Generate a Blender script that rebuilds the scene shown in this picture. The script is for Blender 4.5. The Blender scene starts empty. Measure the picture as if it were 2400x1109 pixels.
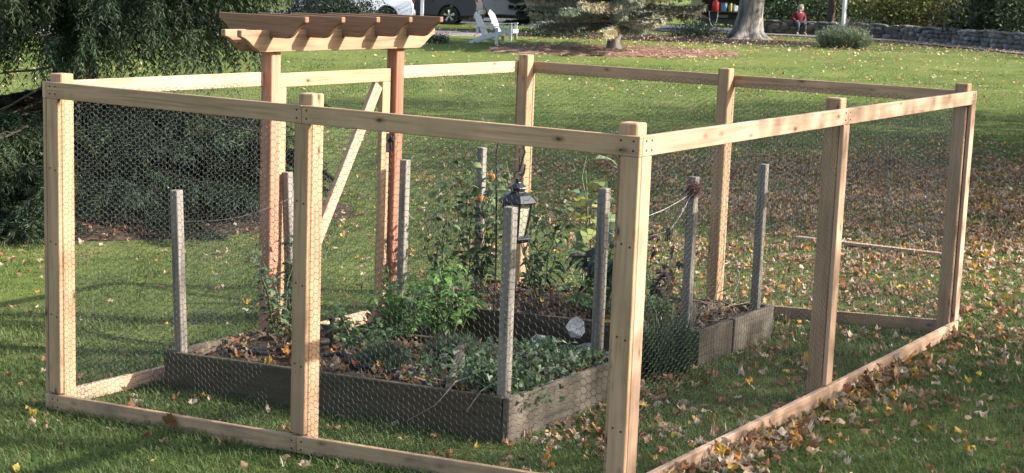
import bpy, bmesh, math, random
import numpy as np
from mathutils import Vector, Matrix, Quaternion, Euler

random.seed(7)
rng = np.random.default_rng(7)
scene = bpy.context.scene
COL = scene.collection
R = math.radians

# ------------------------------------------------------------------ camera
YAW, PITCH, ROLL = -0.5569, -0.1598, 0.0366
CAM = Vector((3.0301, -5.8421, 2.238))
cd = bpy.data.cameras.new('camera')
cam = bpy.data.objects.new('camera', cd)
COL.objects.link(cam)
_f = Vector((math.sin(YAW) * math.cos(PITCH), math.cos(YAW) * math.cos(PITCH), math.sin(PITCH)))
_r = Vector((math.cos(YAW), -math.sin(YAW), 0))
_u = _r.cross(_f)
_c, _s = math.cos(ROLL), math.sin(ROLL)
rt, up = _c * _r + _s * _u, -_s * _r + _c * _u
M = Matrix((rt, up, -_f)).transposed().to_4x4()
M.translation = CAM
cam.matrix_world = M
cd.sensor_width = 36
cd.lens = 3722 / 2400 * 36
cd.clip_start, cd.clip_end = 0.1, 2000
cd.dof.use_dof = True
cd.dof.focus_distance = 9.0
cd.dof.aperture_fstop = 16.0
scene.camera = cam

# ------------------------------------------------------------------ sky and sun
SUN = Vector((1.0, 0.52, 0.66)).normalized()
world = bpy.data.worlds.new('World')
scene.world = world
world.use_nodes = True
wn = world.node_tree
sky = wn.nodes.new('ShaderNodeTexSky')
sky.sky_type = 'NISHITA'
sky.sun_disc = False
sky.sun_elevation = math.asin(SUN.z)
sky.sun_rotation = math.atan2(SUN.x, SUN.y)
sky.air_density, sky.dust_density, sky.ozone_density = 1.0, 3.0, 0.6
bg = wn.nodes['Background']
bg.inputs[1].default_value = 0.15
wn.links.new(sky.outputs[0], bg.inputs[0])
sl = bpy.data.lights.new('sun', 'SUN')
sl.energy = 4.5
sl.angle = R(0.53)
sl.color = (1.0, 0.955, 0.895)
so = bpy.data.objects.new('sun', sl)
COL.objects.link(so)
so.rotation_euler = SUN.to_track_quat('Z', 'Y').to_euler()
so.location = (30, 15, 20)

vs = scene.view_settings
vs.view_transform = 'Standard'
vs.look = 'None'
vs.exposure = 1.42
vs.gamma = 1
scene.render.film_transparent = False
scene.cycles.max_bounces = 6
scene.cycles.transparent_max_bounces = 6
scene.cycles.use_denoising = True

# ------------------------------------------------------------------ ground height
def ss(t):
    t = np.clip(t, 0, 1)
    return t * t * (3 - 2 * t)

def g(x, y):
    return .012 + .37 * np.tanh(x / 6.) - .085 * np.tanh(y / 5.) + .85 * ss((y - 12) / 38.)

def gz(x, y):
    return float(g(x, y))

# plan axes: s along the lawn away from the house, l across it
FH = np.array((math.sin(YAW), math.cos(YAW)))
RH = np.array((math.cos(YAW), -math.sin(YAW)))

def plan(s, l):
    p = np.array((CAM.x, CAM.y)) + FH * s + RH * l
    return float(p[0]), float(p[1])

# ------------------------------------------------------------------ mesh helpers
class MB:
    def __init__(self):
        self.v, self.f, self.m = [], [], []

    def add(self, verts, faces, mi=0):
        o = len(self.v)
        self.v += [tuple(p) for p in verts]
        self.f += [tuple(i + o for i in f) for f in faces]
        self.m += [mi] * len(faces)
        return self

    def box(self, c, size, rot=None, mi=0):
        x, y, z = (d / 2 for d in size)
        vs_ = [Vector((sx * x, sy * y, sz * z)) for sx in (-1, 1) for sy in (-1, 1) for sz in (-1, 1)]
        if rot is not None:
            vs_ = [rot @ p for p in vs_]
        c = Vector(c)
        return self.add([p + c for p in vs_],
                        [(0, 1, 3, 2), (4, 6, 7, 5), (0, 4, 5, 1), (2, 3, 7, 6), (0, 2, 6, 4), (1, 5, 7, 3)], mi)

    def tube(self, pts, rad, n=8, cap=True, mi=0):
        pts = [Vector(p) for p in pts]
        if not hasattr(rad, '__len__'):
            rad = [rad] * len(pts)
        vs_, fs = [], []
        prev = None
        for i, p in enumerate(pts):
            t = (pts[min(i + 1, len(pts) - 1)] - pts[max(i - 1, 0)]).normalized()
            if prev is None:
                a = Vector((0, 0, 1)) if abs(t.z) < .9 else Vector((1, 0, 0))
                nrm = t.cross(a).normalized()
            else:
                nrm = (prev - t * prev.dot(t)).normalized()
            prev = nrm
            b = t.cross(nrm)
            for k in range(n):
                an = 2 * math.pi * k / n
                vs_.append(p + (nrm * math.cos(an) + b * math.sin(an)) * rad[i])
        for i in range(len(pts) - 1):
            for k in range(n):
                fs.append((i * n + k, i * n + (k + 1) % n, (i + 1) * n + (k + 1) % n, (i + 1) * n + k))
        if cap:
            fs.append(tuple(range(n - 1, -1, -1)))
            fs.append(tuple((len(pts) - 1) * n + k for k in range(n)))
        return self.add(vs_, fs, mi)

    def lathe(self, prof, n=16, c=(0, 0, 0), axis='Z', phase=0, mi=0):
        vs_, fs = [], []
        for r_, h in prof:
            for k in range(n):
                a = 2 * math.pi * k / n + phase
                p = (r_ * math.cos(a), r_ * math.sin(a), h)
                if axis == 'Y':
                    p = (p[0], h, p[1])
                if axis == 'X':
                    p = (h, p[0], p[1])
                vs_.append((p[0] + c[0], p[1] + c[1], p[2] + c[2]))
        for i in range(len(prof) - 1):
            for k in range(n):
                fs.append((i * n + k, i * n + (k + 1) % n, (i + 1) * n + (k + 1) % n, (i + 1) * n + k))
        return self.add(vs_, fs, mi)

    def prism(self, poly, axis, a, b, mi=0):
        """extrude a polygon (list of 2d points) along axis from a to b"""
        n = len(poly)
        def P(p, t):
            return {'X': (t, p[0], p[1]), 'Y': (p[0], t, p[1]), 'Z': (p[0], p[1], t)}[axis]
        vs_ = [P(p, a) for p in poly] + [P(p, b) for p in poly]
        fs = [tuple(range(n))[::-1], tuple(range(n, 2 * n))]
        fs += [(i, (i + 1) % n, (i + 1) % n + n, i + n) for i in range(n)]
        return self.add(vs_, fs, mi)

    def mesh(self, name, mats, smooth=False, bevel=0):
        me = bpy.data.meshes.new(name)
        me.from_pydata(self.v, [], self.f)
        for m in (mats if isinstance(mats, (list, tuple)) else [mats]):
            me.materials.append(m)
        if any(self.m):
            me.polygons.foreach_set('material_index', self.m)
        bm = bmesh.new()
        bm.from_mesh(me)
        bmesh.ops.recalc_face_normals(bm, faces=bm.faces)
        if bevel:
            es = [e for e in bm.edges if len(e.link_faces) == 2 and e.calc_face_angle(0) > .6]
            bmesh.ops.bevel(bm, geom=es, offset=bevel, segments=1, affect='EDGES', clamp_overlap=True)
        bm.to_mesh(me)
        bm.free()
        if smooth:
            me.polygons.foreach_set('use_smooth', [True] * len(me.polygons))
            try:
                me.set_sharp_from_angle(angle=R(38))
            except Exception:
                pass
        me.update()
        return me

    def build(self, name, mats, parent=None, smooth=False, bevel=0, loc=None):
        return link(name, self.mesh(name, mats, smooth, bevel), parent, loc)


def link(name, me, parent=None, loc=None, mat=None):
    o = bpy.data.objects.new(name, me)
    COL.objects.link(o)
    if parent is not None:
        o.parent = parent
    if loc is not None:
        o.location = loc
    if mat is not None:
        o.matrix_local = mat
    return o


def trimesh(name, V, T, mats, col=None, smooth=False):
    """V (n,3) float, T (m,k) int, col (n,3) per point"""
    V = np.ascontiguousarray(V, dtype=np.float32)
    T = np.ascontiguousarray(T, dtype=np.int32)
    k = T.shape[1]
    me = bpy.data.meshes.new(name)
    me.vertices.add(len(V))
    me.vertices.foreach_set('co', V.ravel())
    me.loops.add(T.size)
    me.loops.foreach_set('vertex_index', T.ravel())
    me.polygons.add(len(T))
    me.polygons.foreach_set('loop_start', np.arange(0, T.size, k, dtype=np.int32))
    me.polygons.foreach_set('loop_total', np.full(len(T), k, dtype=np.int32))
    if smooth:
        me.polygons.foreach_set('use_smooth', np.ones(len(T), dtype=bool))
    for m in (mats if isinstance(mats, (list, tuple)) else [mats]):
        me.materials.append(m)
    if col is not None:
        at = me.attributes.new('col', 'FLOAT_COLOR', 'POINT')
        c4 = np.ones((len(V), 4), dtype=np.float32)
        c4[:, :3] = col
        at.data.foreach_set('color', c4.ravel())
    me.update(calc_edges=True)
    return me


def tag(o, label=None, cat=None, group=None, kind=None):
    if label:
        o['label'] = label
    if cat:
        o['category'] = cat
    if group:
        o['group'] = group
    if kind:
        o['kind'] = kind
    return o


def thing(name, label, cat, loc=(0, 0, 0), rz=0, group=None):
    o = bpy.data.objects.new(name, None)
    COL.objects.link(o)
    o.empty_display_size = .1
    o.location = loc
    o.rotation_euler = (0, 0, rz)
    return tag(o, label, cat, group)


def copy_tree(o, parent=None):
    c = o.copy()
    COL.objects.link(c)
    if parent is not None:
        c.parent = parent
    for ch in o.children:
        copy_tree(ch, c)
    return c


# ------------------------------------------------------------------ materials
def nodes(name):
    m = bpy.data.materials.new(name)
    m.use_nodes = True
    nt = m.node_tree
    return m, nt, nt.nodes, nt.links, nt.nodes['Principled BSDF']


def ramp(N, stops):
    r_ = N.new('ShaderNodeValToRGB')
    e = r_.color_ramp.elements
    while len(e) > 1:
        e.remove(e[-1])
    for i, (p, c) in enumerate(stops):
        k = e[0] if i == 0 else e.new(p)
        k.position = p
        k.color = (*c, 1) if len(c) == 3 else c
    return r_


def noise(N, L, vec, scale, detail=4, rough=.55, dist=0):
    n = N.new('ShaderNodeTexNoise')
    n.inputs['Scale'].default_value = scale
    n.inputs['Detail'].default_value = detail
    n.inputs['Roughness'].default_value = rough
    n.inputs['Distortion'].default_value = dist
    if vec is not None:
        L.new(vec, n.inputs['Vector'])
    return n


def mixc(N, L, fac, a, b, mode='MIX'):
    m = N.new('ShaderNodeMix')
    m.data_type = 'RGBA'
    m.blend_type = mode
    for sock, val in ((m.inputs[0], fac), (m.inputs[6], a), (m.inputs[7], b)):
        if hasattr(val, 'is_linked') or hasattr(val, 'links'):
            L.new(val, sock)
        elif isinstance(val, (int, float)):
            sock.default_value = val
        else:
            sock.default_value = (*val, 1) if len(val) == 3 else val
    return m.outputs[2]


def math_(N, L, op, a, b=0.0):
    m = N.new('ShaderNodeMath')
    m.operation = op
    for sock, val in ((m.inputs[0], a), (m.inputs[1], b)):
        if hasattr(val, 'links'):
            L.new(val, sock)
        else:
            sock.default_value = val
    return m.outputs[0]


def bump(N, L, bsdf, h, strength=.3, dist=.01):
    b = N.new('ShaderNodeBump')
    b.inputs['Strength'].default_value = strength
    b.inputs['Distance'].default_value = dist
    L.new(h, b.inputs['Height'])
    L.new(b.outputs[0], bsdf.inputs['Normal'])


def wood(name, light, dark, knot=None, knots=.35, rough=.7, grain=1.0, stain=None, stained=.65):
    """board material: local X is the length of the board"""
    m, nt, N, L, B = nodes(name)
    tc = N.new('ShaderNodeTexCoord')
    oi = N.new('ShaderNodeObjectInfo')
    off = N.new('ShaderNodeCombineXYZ')
    L.new(math_(N, L, 'MULTIPLY', oi.outputs['Random'], 37.0), off.inputs[0])
    L.new(math_(N, L, 'MULTIPLY', oi.outputs['Random'], 5.3), off.inputs[1])
    add = N.new('ShaderNodeVectorMath')
    L.new(tc.outputs['Object'], add.inputs[0])
    L.new(off.outputs[0], add.inputs[1])
    P = add.outputs[0]
    mp = N.new('ShaderNodeMapping')
    mp.inputs['Scale'].default_value = (1.1, 26, 26)
    L.new(P, mp.inputs['Vector'])
    g1 = noise(N, L, mp.outputs[0], 1.6 * grain, 5, .6, .6)
    mp2 = N.new('ShaderNodeMapping')
    mp2.inputs['Scale'].default_value = (3, 160, 160)
    L.new(P, mp2.inputs['Vector'])
    g2 = noise(N, L, mp2.outputs[0], 1.0, 3, .6)
    r1 = ramp(N, [(.30, dark), (.52, light), (.75, tuple(min(1, c * 1.12) for c in light))])
    L.new(g1.outputs[0], r1.inputs[0])
    fine = ramp(N, [(.3, (.78, .76, .74)), (.6, (1, 1, 1))])
    L.new(g2.outputs[0], fine.inputs[0])
    c = mixc(N, L, .55, r1.outputs[0], fine.outputs[0], 'MULTIPLY')
    # broad tone shifts from board to board and along it
    big = noise(N, L, P, 1.3, 2)
    rb = ramp(N, [(.3, (.82, .80, .76)), (.65, (1.06, 1.04, 1.02))])
    L.new(big.outputs[0], rb.inputs[0])
    c = mixc(N, L, .8, c, rb.outputs[0], 'MULTIPLY')
    tone = ramp(N, [(0, (.86, .84, .80)), (.5, (1, .97, .95)), (1, (1.08, 1.05, 1.0))])
    L.new(oi.outputs['Random'], tone.inputs[0])
    c = mixc(N, L, 1.0, c, tone.outputs[0], 'MULTIPLY')
    if knot:
        mk = N.new('ShaderNodeMapping')
        mk.inputs['Scale'].default_value = (5.5, 13, 13)
        L.new(P, mk.inputs['Vector'])
        vo = N.new('ShaderNodeTexVoronoi')
        vo.inputs['Scale'].default_value = 1.0
        L.new(mk.outputs[0], vo.inputs['Vector'])
        sep = N.new('ShaderNodeSeparateColor')
        L.new(vo.outputs['Color'], sep.inputs[0])
        keep = math_(N, L, 'LESS_THAN', sep.outputs[0], knots)
        nz = noise(N, L, P, 40, 2)
        d = math_(N, L, 'ADD', vo.outputs['Distance'], math_(N, L, 'MULTIPLY', nz.outputs[0], .10))
        core = ramp(N, [(.12, (1, 1, 1)), (.17, (.45, .45, .45)), (.30, (.0, .0, .0))])
        L.new(d, core.inputs[0])
        f = math_(N, L, 'MULTIPLY', core.outputs[0], keep)
        c = mixc(N, L, f, c, knot)
    if stain:
        ns = noise(N, L, P, 3.0, 5, .65)
        rs = ramp(N, [(.45, (0, 0, 0)), (.72, (1, 1, 1))])
        L.new(ns.outputs[0], rs.inputs[0])
        c = mixc(N, L, math_(N, L, 'MULTIPLY', rs.outputs[0], stained), c, stain)
    L.new(c, B.inputs['Base Color'])
    B.inputs['Roughness'].default_value = rough
    B.inputs['Specular IOR Level'].default_value = .3
    bump(N, L, B, g2.outputs[0], .25, .002)
    return m


def simple(name, col, rough=.6, metal=0, var=.12, scale=20, spec=.5, bumpy=0):
    m, nt, N, L, B = nodes(name)
    tc = N.new('ShaderNodeTexCoord')
    n = noise(N, L, tc.outputs['Object'], scale, 4)
    a = tuple(c * (1 - var) for c in col)
    b = tuple(min(1, c * (1 + var)) for c in col)
    r_ = ramp(N, [(.3, a), (.7, b)])
    L.new(n.outputs[0], r_.inputs[0])
    L.new(r_.outputs[0], B.inputs['Base Color'])
    B.inputs['Roughness'].default_value = rough
    B.inputs['Metallic'].default_value = metal
    B.inputs['Specular IOR Level'].default_value = spec
    if bumpy:
        bump(N, L, B, n.outputs[0], bumpy, .01)
    return m


def leafmat(name, transl=.35, rough=.55, spec=.25):
    """leaf material; its colour comes from the 'col' point attribute"""
    m, nt, N, L, B = nodes(name)
    at = N.new('ShaderNodeAttribute')
    at.attribute_name = 'col'
    L.new(at.outputs['Color'], B.inputs['Base Color'])
    B.inputs['Roughness'].default_value = rough
    B.inputs['Specular IOR Level'].default_value = spec
    tr = N.new('ShaderNodeBsdfTranslucent')
    L.new(at.outputs['Color'], tr.inputs[0])
    mx = N.new('ShaderNodeMixShader')
    mx.inputs[0].default_value = transl
    L.new(B.outputs[0], mx.inputs[1])
    L.new(tr.outputs[0], mx.inputs[2])
    L.new(mx.outputs[0], N['Material Output'].inputs[0])
    return m


def bark(name, a, b, scale=6):
    m, nt, N, L, B = nodes(name)
    tc = N.new('ShaderNodeTexCoord')
    mp = N.new('ShaderNodeMapping')
    mp.inputs['Scale'].default_value = (1, 1, .18)
    L.new(tc.outputs['Object'], mp.inputs['Vector'])
    n = noise(N, L, mp.outputs[0], scale, 6, .65, .4)
    r_ = ramp(N, [(.35, a), (.62, b)])
    L.new(n.outputs[0], r_.inputs[0])
    n2 = noise(N, L, tc.outputs['Object'], 1.2, 3)
    r2 = ramp(N, [(.4, (.75, .78, .72)), (.6, (1.1, 1.08, 1.05))])
    L.new(n2.outputs[0], r2.inputs[0])
    L.new(mixc(N, L, .7, r_.outputs[0], r2.outputs[0], 'MULTIPLY'), B.inputs['Base Color'])
    B.inputs['Roughness'].default_value = .9
    bump(N, L, B, n.outputs[0], .9, .04)
    return m


CEDAR = wood('cedar', (.455, .30, .185), (.315, .19, .11), (.075, .035, .016), .55, stain=(.22, .145, .085), stained=.45)
CEDAR_PALE = wood('cedar_pale', (.48, .335, .24), (.36, .23, .155), (.13, .055, .03), .42, stain=(.30, .19, .12), stained=.4)
PINK_D = wood('red_cedar_dark', (.30, .145, .095), (.20, .085, .055), (.1, .04, .02), .1)
PINK = wood('red_cedar', (.44, .225, .155), (.30, .135, .09), (.14, .05, .03), .10)
BEAM = wood('arbor_beam', (.36, .245, .155), (.23, .14, .085), (.2, .1, .05), .12, grain=1.4)
RAFTER = wood('arbor_rafter', (.23, .135, .08), (.165, .09, .05), None, grain=1.3)
GREY = wood('weathered_stake', (.22, .205, .185), (.10, .088, .075), (.10, .09, .085), .15, rough=.85)
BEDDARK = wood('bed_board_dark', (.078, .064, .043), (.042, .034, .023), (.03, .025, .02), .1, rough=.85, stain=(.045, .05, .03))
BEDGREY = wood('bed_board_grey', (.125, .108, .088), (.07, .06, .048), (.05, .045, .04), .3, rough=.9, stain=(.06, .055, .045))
MUDDY = wood('cedar_muddy', (.47, .315, .19), (.34, .20, .11), (.08, .04, .02), .4, stain=(.12, .09, .06), stained=.75)
WIRE = simple('galvanised_wire', (.06, .058, .055), .5, .4, .3, 60)
BLACK = simple('black_iron', (.012, .012, .014), .45, 0, .3, 40)
GRASS = leafmat('grass_blade', .45, .5, .3)
DEAD = leafmat('dead_leaf', .30, .6, .25)
LEAF = leafmat('plant_leaf', .35, .45, .35)
NEEDLE = leafmat('needle', .12, .6, .2)
SOIL = simple('soil', (.045, .032, .022), .95, 0, .5, 30, .2, .8)
STEM = simple('green_stem', (.10, .12, .045), .6, 0, .3, 20)
TWIG = simple('dry_twig', (.24, .18, .12), .8, 0, .3, 30)

# ------------------------------------------------------------------ lawn
def lawn_material():
    m, nt, N, L, B = nodes('lawn')
    tc = N.new('ShaderNodeTexCoord')
    P = tc.outputs['Object']
    a = noise(N, L, P, .35, 5, .6)
    b = noise(N, L, P, 6, 5, .7)
    c = noise(N, L, P, 45, 4, .7)
    r1 = ramp(N, [(.3, (.095, .132, .034)), (.5, (.130, .170, .042)), (.7, (.170, .196, .062))])
    L.new(a.outputs[0], r1.inputs[0])
    r2 = ramp(N, [(.3, (.55, .55, .5)), (.65, (1.25, 1.2, 1.15))])
    L.new(b.outputs[0], r2.inputs[0])
    r3 = ramp(N, [(.3, (.5, .5, .5)), (.7, (1.35, 1.35, 1.3))])
    L.new(c.outputs[0], r3.inputs[0])
    col = mixc(N, L, .8, r1.outputs[0], r2.outputs[0], 'MULTIPLY')
    col = mixc(N, L, .9, col, r3.outputs[0], 'MULTIPLY')
    # thin worn spots where the soil shows
    d = noise(N, L, P, .8, 6, .7)
    r4 = ramp(N, [(.56, (0, 0, 0)), (.70, (1, 1, 1))])
    L.new(d.outputs[0], r4.inputs[0])
    col = mixc(N, L, math_(N, L, 'MULTIPLY', r4.outputs[0], .6), col, (.085, .07, .042))
    L.new(col, B.inputs['Base Color'])
    B.inputs['Roughness'].default_value = .95
    B.inputs['Specular IOR Level'].default_value = .1
    bump(N, L, B, c.outputs[0], .8, .05)
    return m


def spaced(lo, hi, c, n, k):
    t = np.linspace(math.asinh((lo - c) / k), math.asinh((hi - c) / k), n)
    return c + k * np.sinh(t)

xs = spaced(-420, 400, -4, 190, 14)
ys = spaced(-120, 700, 6, 190, 14)
X, Y = np.meshgrid(xs, ys)
def lumps(x, y):
    return .012 * np.sin(x * 1.9 + .6 * np.sin(y * 1.1)) * np.sin(y * 1.6 + .4) + .008 * np.sin(x * 4.1 + y * 2.7)
Z = g(X, Y) + lumps(X, Y) * np.exp(-((X + 3) ** 2 + (Y - 10) ** 2) / 900)
V = np.stack([X.ravel(), Y.ravel(), Z.ravel()], 1)
i, j = np.meshgrid(np.arange(len(ys) - 1), np.arange(len(xs) - 1), indexing='ij')
k0 = (i * len(xs) + j).ravel()
T = np.stack([k0, k0 + 1, k0 + 1 + len(xs), k0 + len(xs)], 1)
lawn = link('lawn', trimesh('lawn', V, T, lawn_material(), smooth=True))
tag(lawn, 'green autumn lawn sloping away around the wooden garden enclosure', 'lawn', kind='structure')


def patch(name, center, rx, ry, ang, h, mat, label, cat, rings=14, seg=64, jag=.08, kind='structure'):
    cx, cy = center
    vs_, fs = [(cx, cy, gz(cx, cy) + h)], []
    ph = [random.uniform(0, 6.28) for _ in range(4)]
    ca, sa = math.cos(ang), math.sin(ang)
    for r_ in range(1, rings + 1):
        for k in range(seg):
            t = 2 * math.pi * k / seg
            q = 1 + jag * (math.sin(3 * t + ph[0]) + .7 * math.sin(5 * t + ph[1]) + .5 * math.sin(9 * t + ph[2]) + .4 * math.sin(17 * t + ph[3]))
            a, b = rx * q * r_ / rings * math.cos(t), ry * q * r_ / rings * math.sin(t)
            x, y = cx + a * ca - b * sa, cy + a * sa + b * ca
            edge = h * (1 if r_ < rings else -1.2)
            vs_.append((x, y, gz(x, y) + edge))
    for k in range(seg):
        fs.append((0, 1 + k, 1 + (k + 1) % seg))
    for r_ in range(rings - 1):
        o = 1 + r_ * seg
        for k in range(seg):
            fs.append((o + k, o + seg + k, o + seg + (k + 1) % seg, o + (k + 1) % seg))
    o = MB().add(vs_, fs).build(name, mat, smooth=True)
    return tag(o, label, cat, kind=kind)


def speckle(name, cols, scale, rough=.95, bmp=.8):
    m, nt, N, L, B = nodes(name)
    tc = N.new('ShaderNodeTexCoord')
    vo = N.new('ShaderNodeTexVoronoi')
    vo.inputs['Scale'].default_value = scale
    nz = noise(N, L, tc.outputs['Object'], scale * .7, 3)
    ad = N.new('ShaderNodeVectorMath')
    ad.operation = 'MULTIPLY_ADD'
    L.new(nz.outputs['Color'], ad.inputs[0])
    ad.inputs[1].default_value = (.06, .06, .06)
    L.new(tc.outputs['Object'], ad.inputs[2])
    L.new(ad.outputs[0], vo.inputs['Vector'])
    sp = N.new('ShaderNodeSeparateColor')
    L.new(vo.outputs['Color'], sp.inputs[0])
    n = len(cols)
    r_ = ramp(N, [(i / n, c) for i, c in enumerate(cols)])
    r_.color_ramp.interpolation = 'CONSTANT'
    L.new(sp.outputs[0], r_.inputs[0])
    big = noise(N, L, tc.outputs['Object'], 1.2, 4)
    rb = ramp(N, [(.3, (.7, .7, .7)), (.7, (1.2, 1.2, 1.2))])
    L.new(big.outputs[0], rb.inputs[0])
    L.new(mixc(N, L, .8, r_.outputs[0], rb.outputs[0], 'MULTIPLY'), B.inputs['Base Color'])
    B.inputs['Roughness'].default_value = rough
    B.inputs['Specular IOR Level'].default_value = .15
    bump(N, L, B, sp.outputs[1], bmp, .03)
    return m


MULCH = speckle('leaf_mulch', [(.10, .05, .03), (.17, .09, .06), (.24, .14, .10), (.07, .04, .025), (.30, .19, .13)], 9)
MULCH_DARK = speckle('dark_mulch', [(.03, .02, .014), (.05, .032, .022), (.075, .05, .034), (.02, .014, .01)], 14)
GRAVEL = speckle('gravel', [(.55, .49, .42), (.48, .43, .37), (.62, .56, .48), (.42, .37, .31)], 18, bmp=.4)
ASPHALT = simple('asphalt', (.07, .07, .075), .9, 0, .3, 8, .3, .3)
GREYGRAVEL = speckle('stone_dust', [(.22, .19, .18), (.17, .15, .14), (.27, .24, .22), (.13, .11, .10)], 14)  # darker, greyer speckle than the driveway gravel

patch('mulch_bed', (-11.3, 6.3), 4.1, 3.1, .3, .02, MULCH_DARK, 'dark mulch and needle litter under the big spruce', 'mulch', jag=.03)
patch('mulch_ring', (-20.6, 37.6), 4.1, 2.6, .56, .03, MULCH, 'ring of brown leaf mulch around the lone conifer trunk', 'mulch', jag=.03)
patch('driveway', (-41.5, 35.4), 11.5, 7.0, .56, .014, GRAVEL, 'pale sunlit gravel driveway seen through the spruce boughs', 'driveway', jag=.03)
patch('parking_area', (-37.0, 53.0), 17.0, 5.6, .56, .020, ASPHALT, 'dark asphalt parking area under the vehicles', 'driveway', jag=.02)
patch('gravel_pad', (-29.2, 41.2), 2.0, 1.5, .56, .02, GREYGRAVEL, 'small grey gravel pad behind the white chairs', 'gravel pad', jag=.04)
patch('shrub_bed', (-24.0, 45.3), 7.6, 2.3, .36, .03, MULCH_DARK, 'dark leaf covered planting bed below the conifer boughs', 'mulch', jag=.03)
# the strip of stone dust in front of the wall
def strip(name, pts, w, h, mat, label, cat):
    vs_, fs = [], []
    n = 60
    P = [np.array(p) for p in pts]
    for k in range(n + 1):
        t = k / n * (len(P) - 1)
        i_ = min(int(t), len(P) - 2)
        p = P[i_] * (1 - t + i_) + P[i_ + 1] * (t - i_)
        d = P[i_ + 1] - P[i_]
        d = d / np.linalg.norm(d)
        nn = np.array((-d[1], d[0]))
        for q in (-.5, 0, .5):
            a = p + nn * (q * w + (.12 * math.sin(k * 1.7) if q else 0))
            vs_.append((a[0], a[1], gz(a[0], a[1]) + h))
    for k in range(n):
        o = k * 3
        fs += [(o, o + 1, o + 4, o + 3), (o + 1, o + 2, o + 5, o + 4)]
    return tag(MB().add(vs_, fs).build(name, mat, smooth=True), label, cat, kind='structure')

strip('path', [(-27.0, 53.2), (-22.2, 56.2), (-17.6, 56.2), (-11.4, 50.2), (-6, 44.0)], 2.2, .034, GREYGRAVEL,
      'leaf strewn stone dust path along the foot of the stone wall', 'path')

# ------------------------------------------------------------------ garden enclosure
W, LEN, H, PT, TT, RW = 3.588, 4.8555, 1.6183, .089, .027, .087
MX, MY = 1.807, 2.424                     # middle posts along the short and the long sides
_bc = {}

def board(name, p0, p1, wdir, width, thick, mat, root, bevel=.003):
    """a board from p0 to p1 (centre line), its width along wdir; local X is its length"""
    p0, p1, wdir = Vector(p0), Vector(p1), Vector(wdir)
    ln = (p1 - p0).length
    x = (p1 - p0).normalized()
    y = (wdir - x * wdir.dot(x)).normalized()
    z = x.cross(y)
    key = (round(ln, 4), width, thick, mat.name, bevel)
    if key not in _bc:
        _bc[key] = MB().box((0, 0, 0), (ln, width, thick)).mesh(name, mat, bevel=bevel)
    m = Matrix((x, y, z)).transposed().to_4x4()
    m.translation = (p0 + p1) / 2 - Vector(root.location)
    return link(name, _bc[key], root, mat=m)


fence = thing('garden_fence', 'new cedar post and rail garden fence enclosing the raised beds', 'fence', (-W / 2, LEN / 2, gz(-W / 2, LEN / 2)))

def gb(x, y):
    return gz(x, y) + .008

UPZ = (0, 0, 1)
# posts: each 4x4, the trim and the wire on their outer faces
o_ = TT + .002
post_xy = [(-W + o_ + PT / 2, o_ + PT / 2), (-MX, o_ + PT / 2), (-o_ - PT / 2, o_ + PT / 2),
           (-o_ - PT / 2, MY), (-o_ - PT / 2, LEN - o_ - PT / 2), (-MX, LEN - o_ - PT / 2), (-W + o_ + PT / 2, LEN - o_ - PT / 2)]
for i, (x, y) in enumerate(post_xy):
    top = H + .05 + (-.006, .004, .0, .004, .0, -.003, .002)[i]
    p = board('post', (x, y, gb(x, y) - .25), (x + random.uniform(-.002, .002), y, top), (0, 1, 0), PT, PT, CEDAR, fence, .006)

# top rails
hz = H - RW / 2
for nm, a, b, m in (
        ('rail', (-W + o_, TT / 2, hz), (-MX - .001, TT / 2, hz), CEDAR),
        ('rail', (-MX + .001, TT / 2, hz), (0, TT / 2, hz), CEDAR),
        ('rail', (-TT / 2, o_, hz), (-TT / 2, MY + .01, hz), CEDAR_PALE),
        ('rail', (-TT / 2, MY + .012, hz), (-TT / 2, LEN - .001, hz), CEDAR_PALE),
        ('rail', (-o_, LEN - TT / 2, hz), (-MX + .001, LEN - TT / 2, hz), CEDAR),
        ('rail', (-MX - .001, LEN - TT / 2, hz), (-W + o_, LEN - TT / 2, hz), CEDAR),
        ('rail', (-W + TT / 2, 0.001, hz), (-W + TT / 2, 1.749, hz), CEDAR_PALE),
        ('rail', (-W + TT / 2, 3.151, hz), (-W + TT / 2, LEN, hz), CEDAR_PALE)):
    board(nm, a, b, UPZ, RW, TT, m, fence)

# bottom rails follow the slope
def low(a, b, m):
    a, b = Vector(a), Vector(b)
    a.z, b.z = gb(a.x, a.y) + RW / 2, gb(b.x, b.y) + RW / 2
    return board('bottom_rail', a, b, UPZ, RW, TT + .004, MUDDY if m is CEDAR else m, fence)
low((-W + o_, TT / 2, 0), (-MX - .001, TT / 2, 0), CEDAR)
low((-MX + .001, TT / 2, 0), (0, TT / 2, 0), CEDAR)
low((-TT / 2, o_ + .004, 0), (-TT / 2, MY, 0), CEDAR_PALE)
low((-TT / 2, MY + .002, 0), (-TT / 2, LEN - .001, 0), CEDAR_PALE)
low((-o_ - .004, LEN - TT / 2, 0), (-MX + .001, LEN - TT / 2, 0), CEDAR)
low((-MX - .001, LEN - TT / 2, 0), (-W + o_, LEN - TT / 2, 0), CEDAR)
low((-W + TT / 2, .001, 0), (-W + TT / 2, 1.749, 0), CEDAR_PALE)
low((-W + TT / 2, 3.151, 0), (-W + TT / 2, LEN, 0), CEDAR_PALE)

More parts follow.
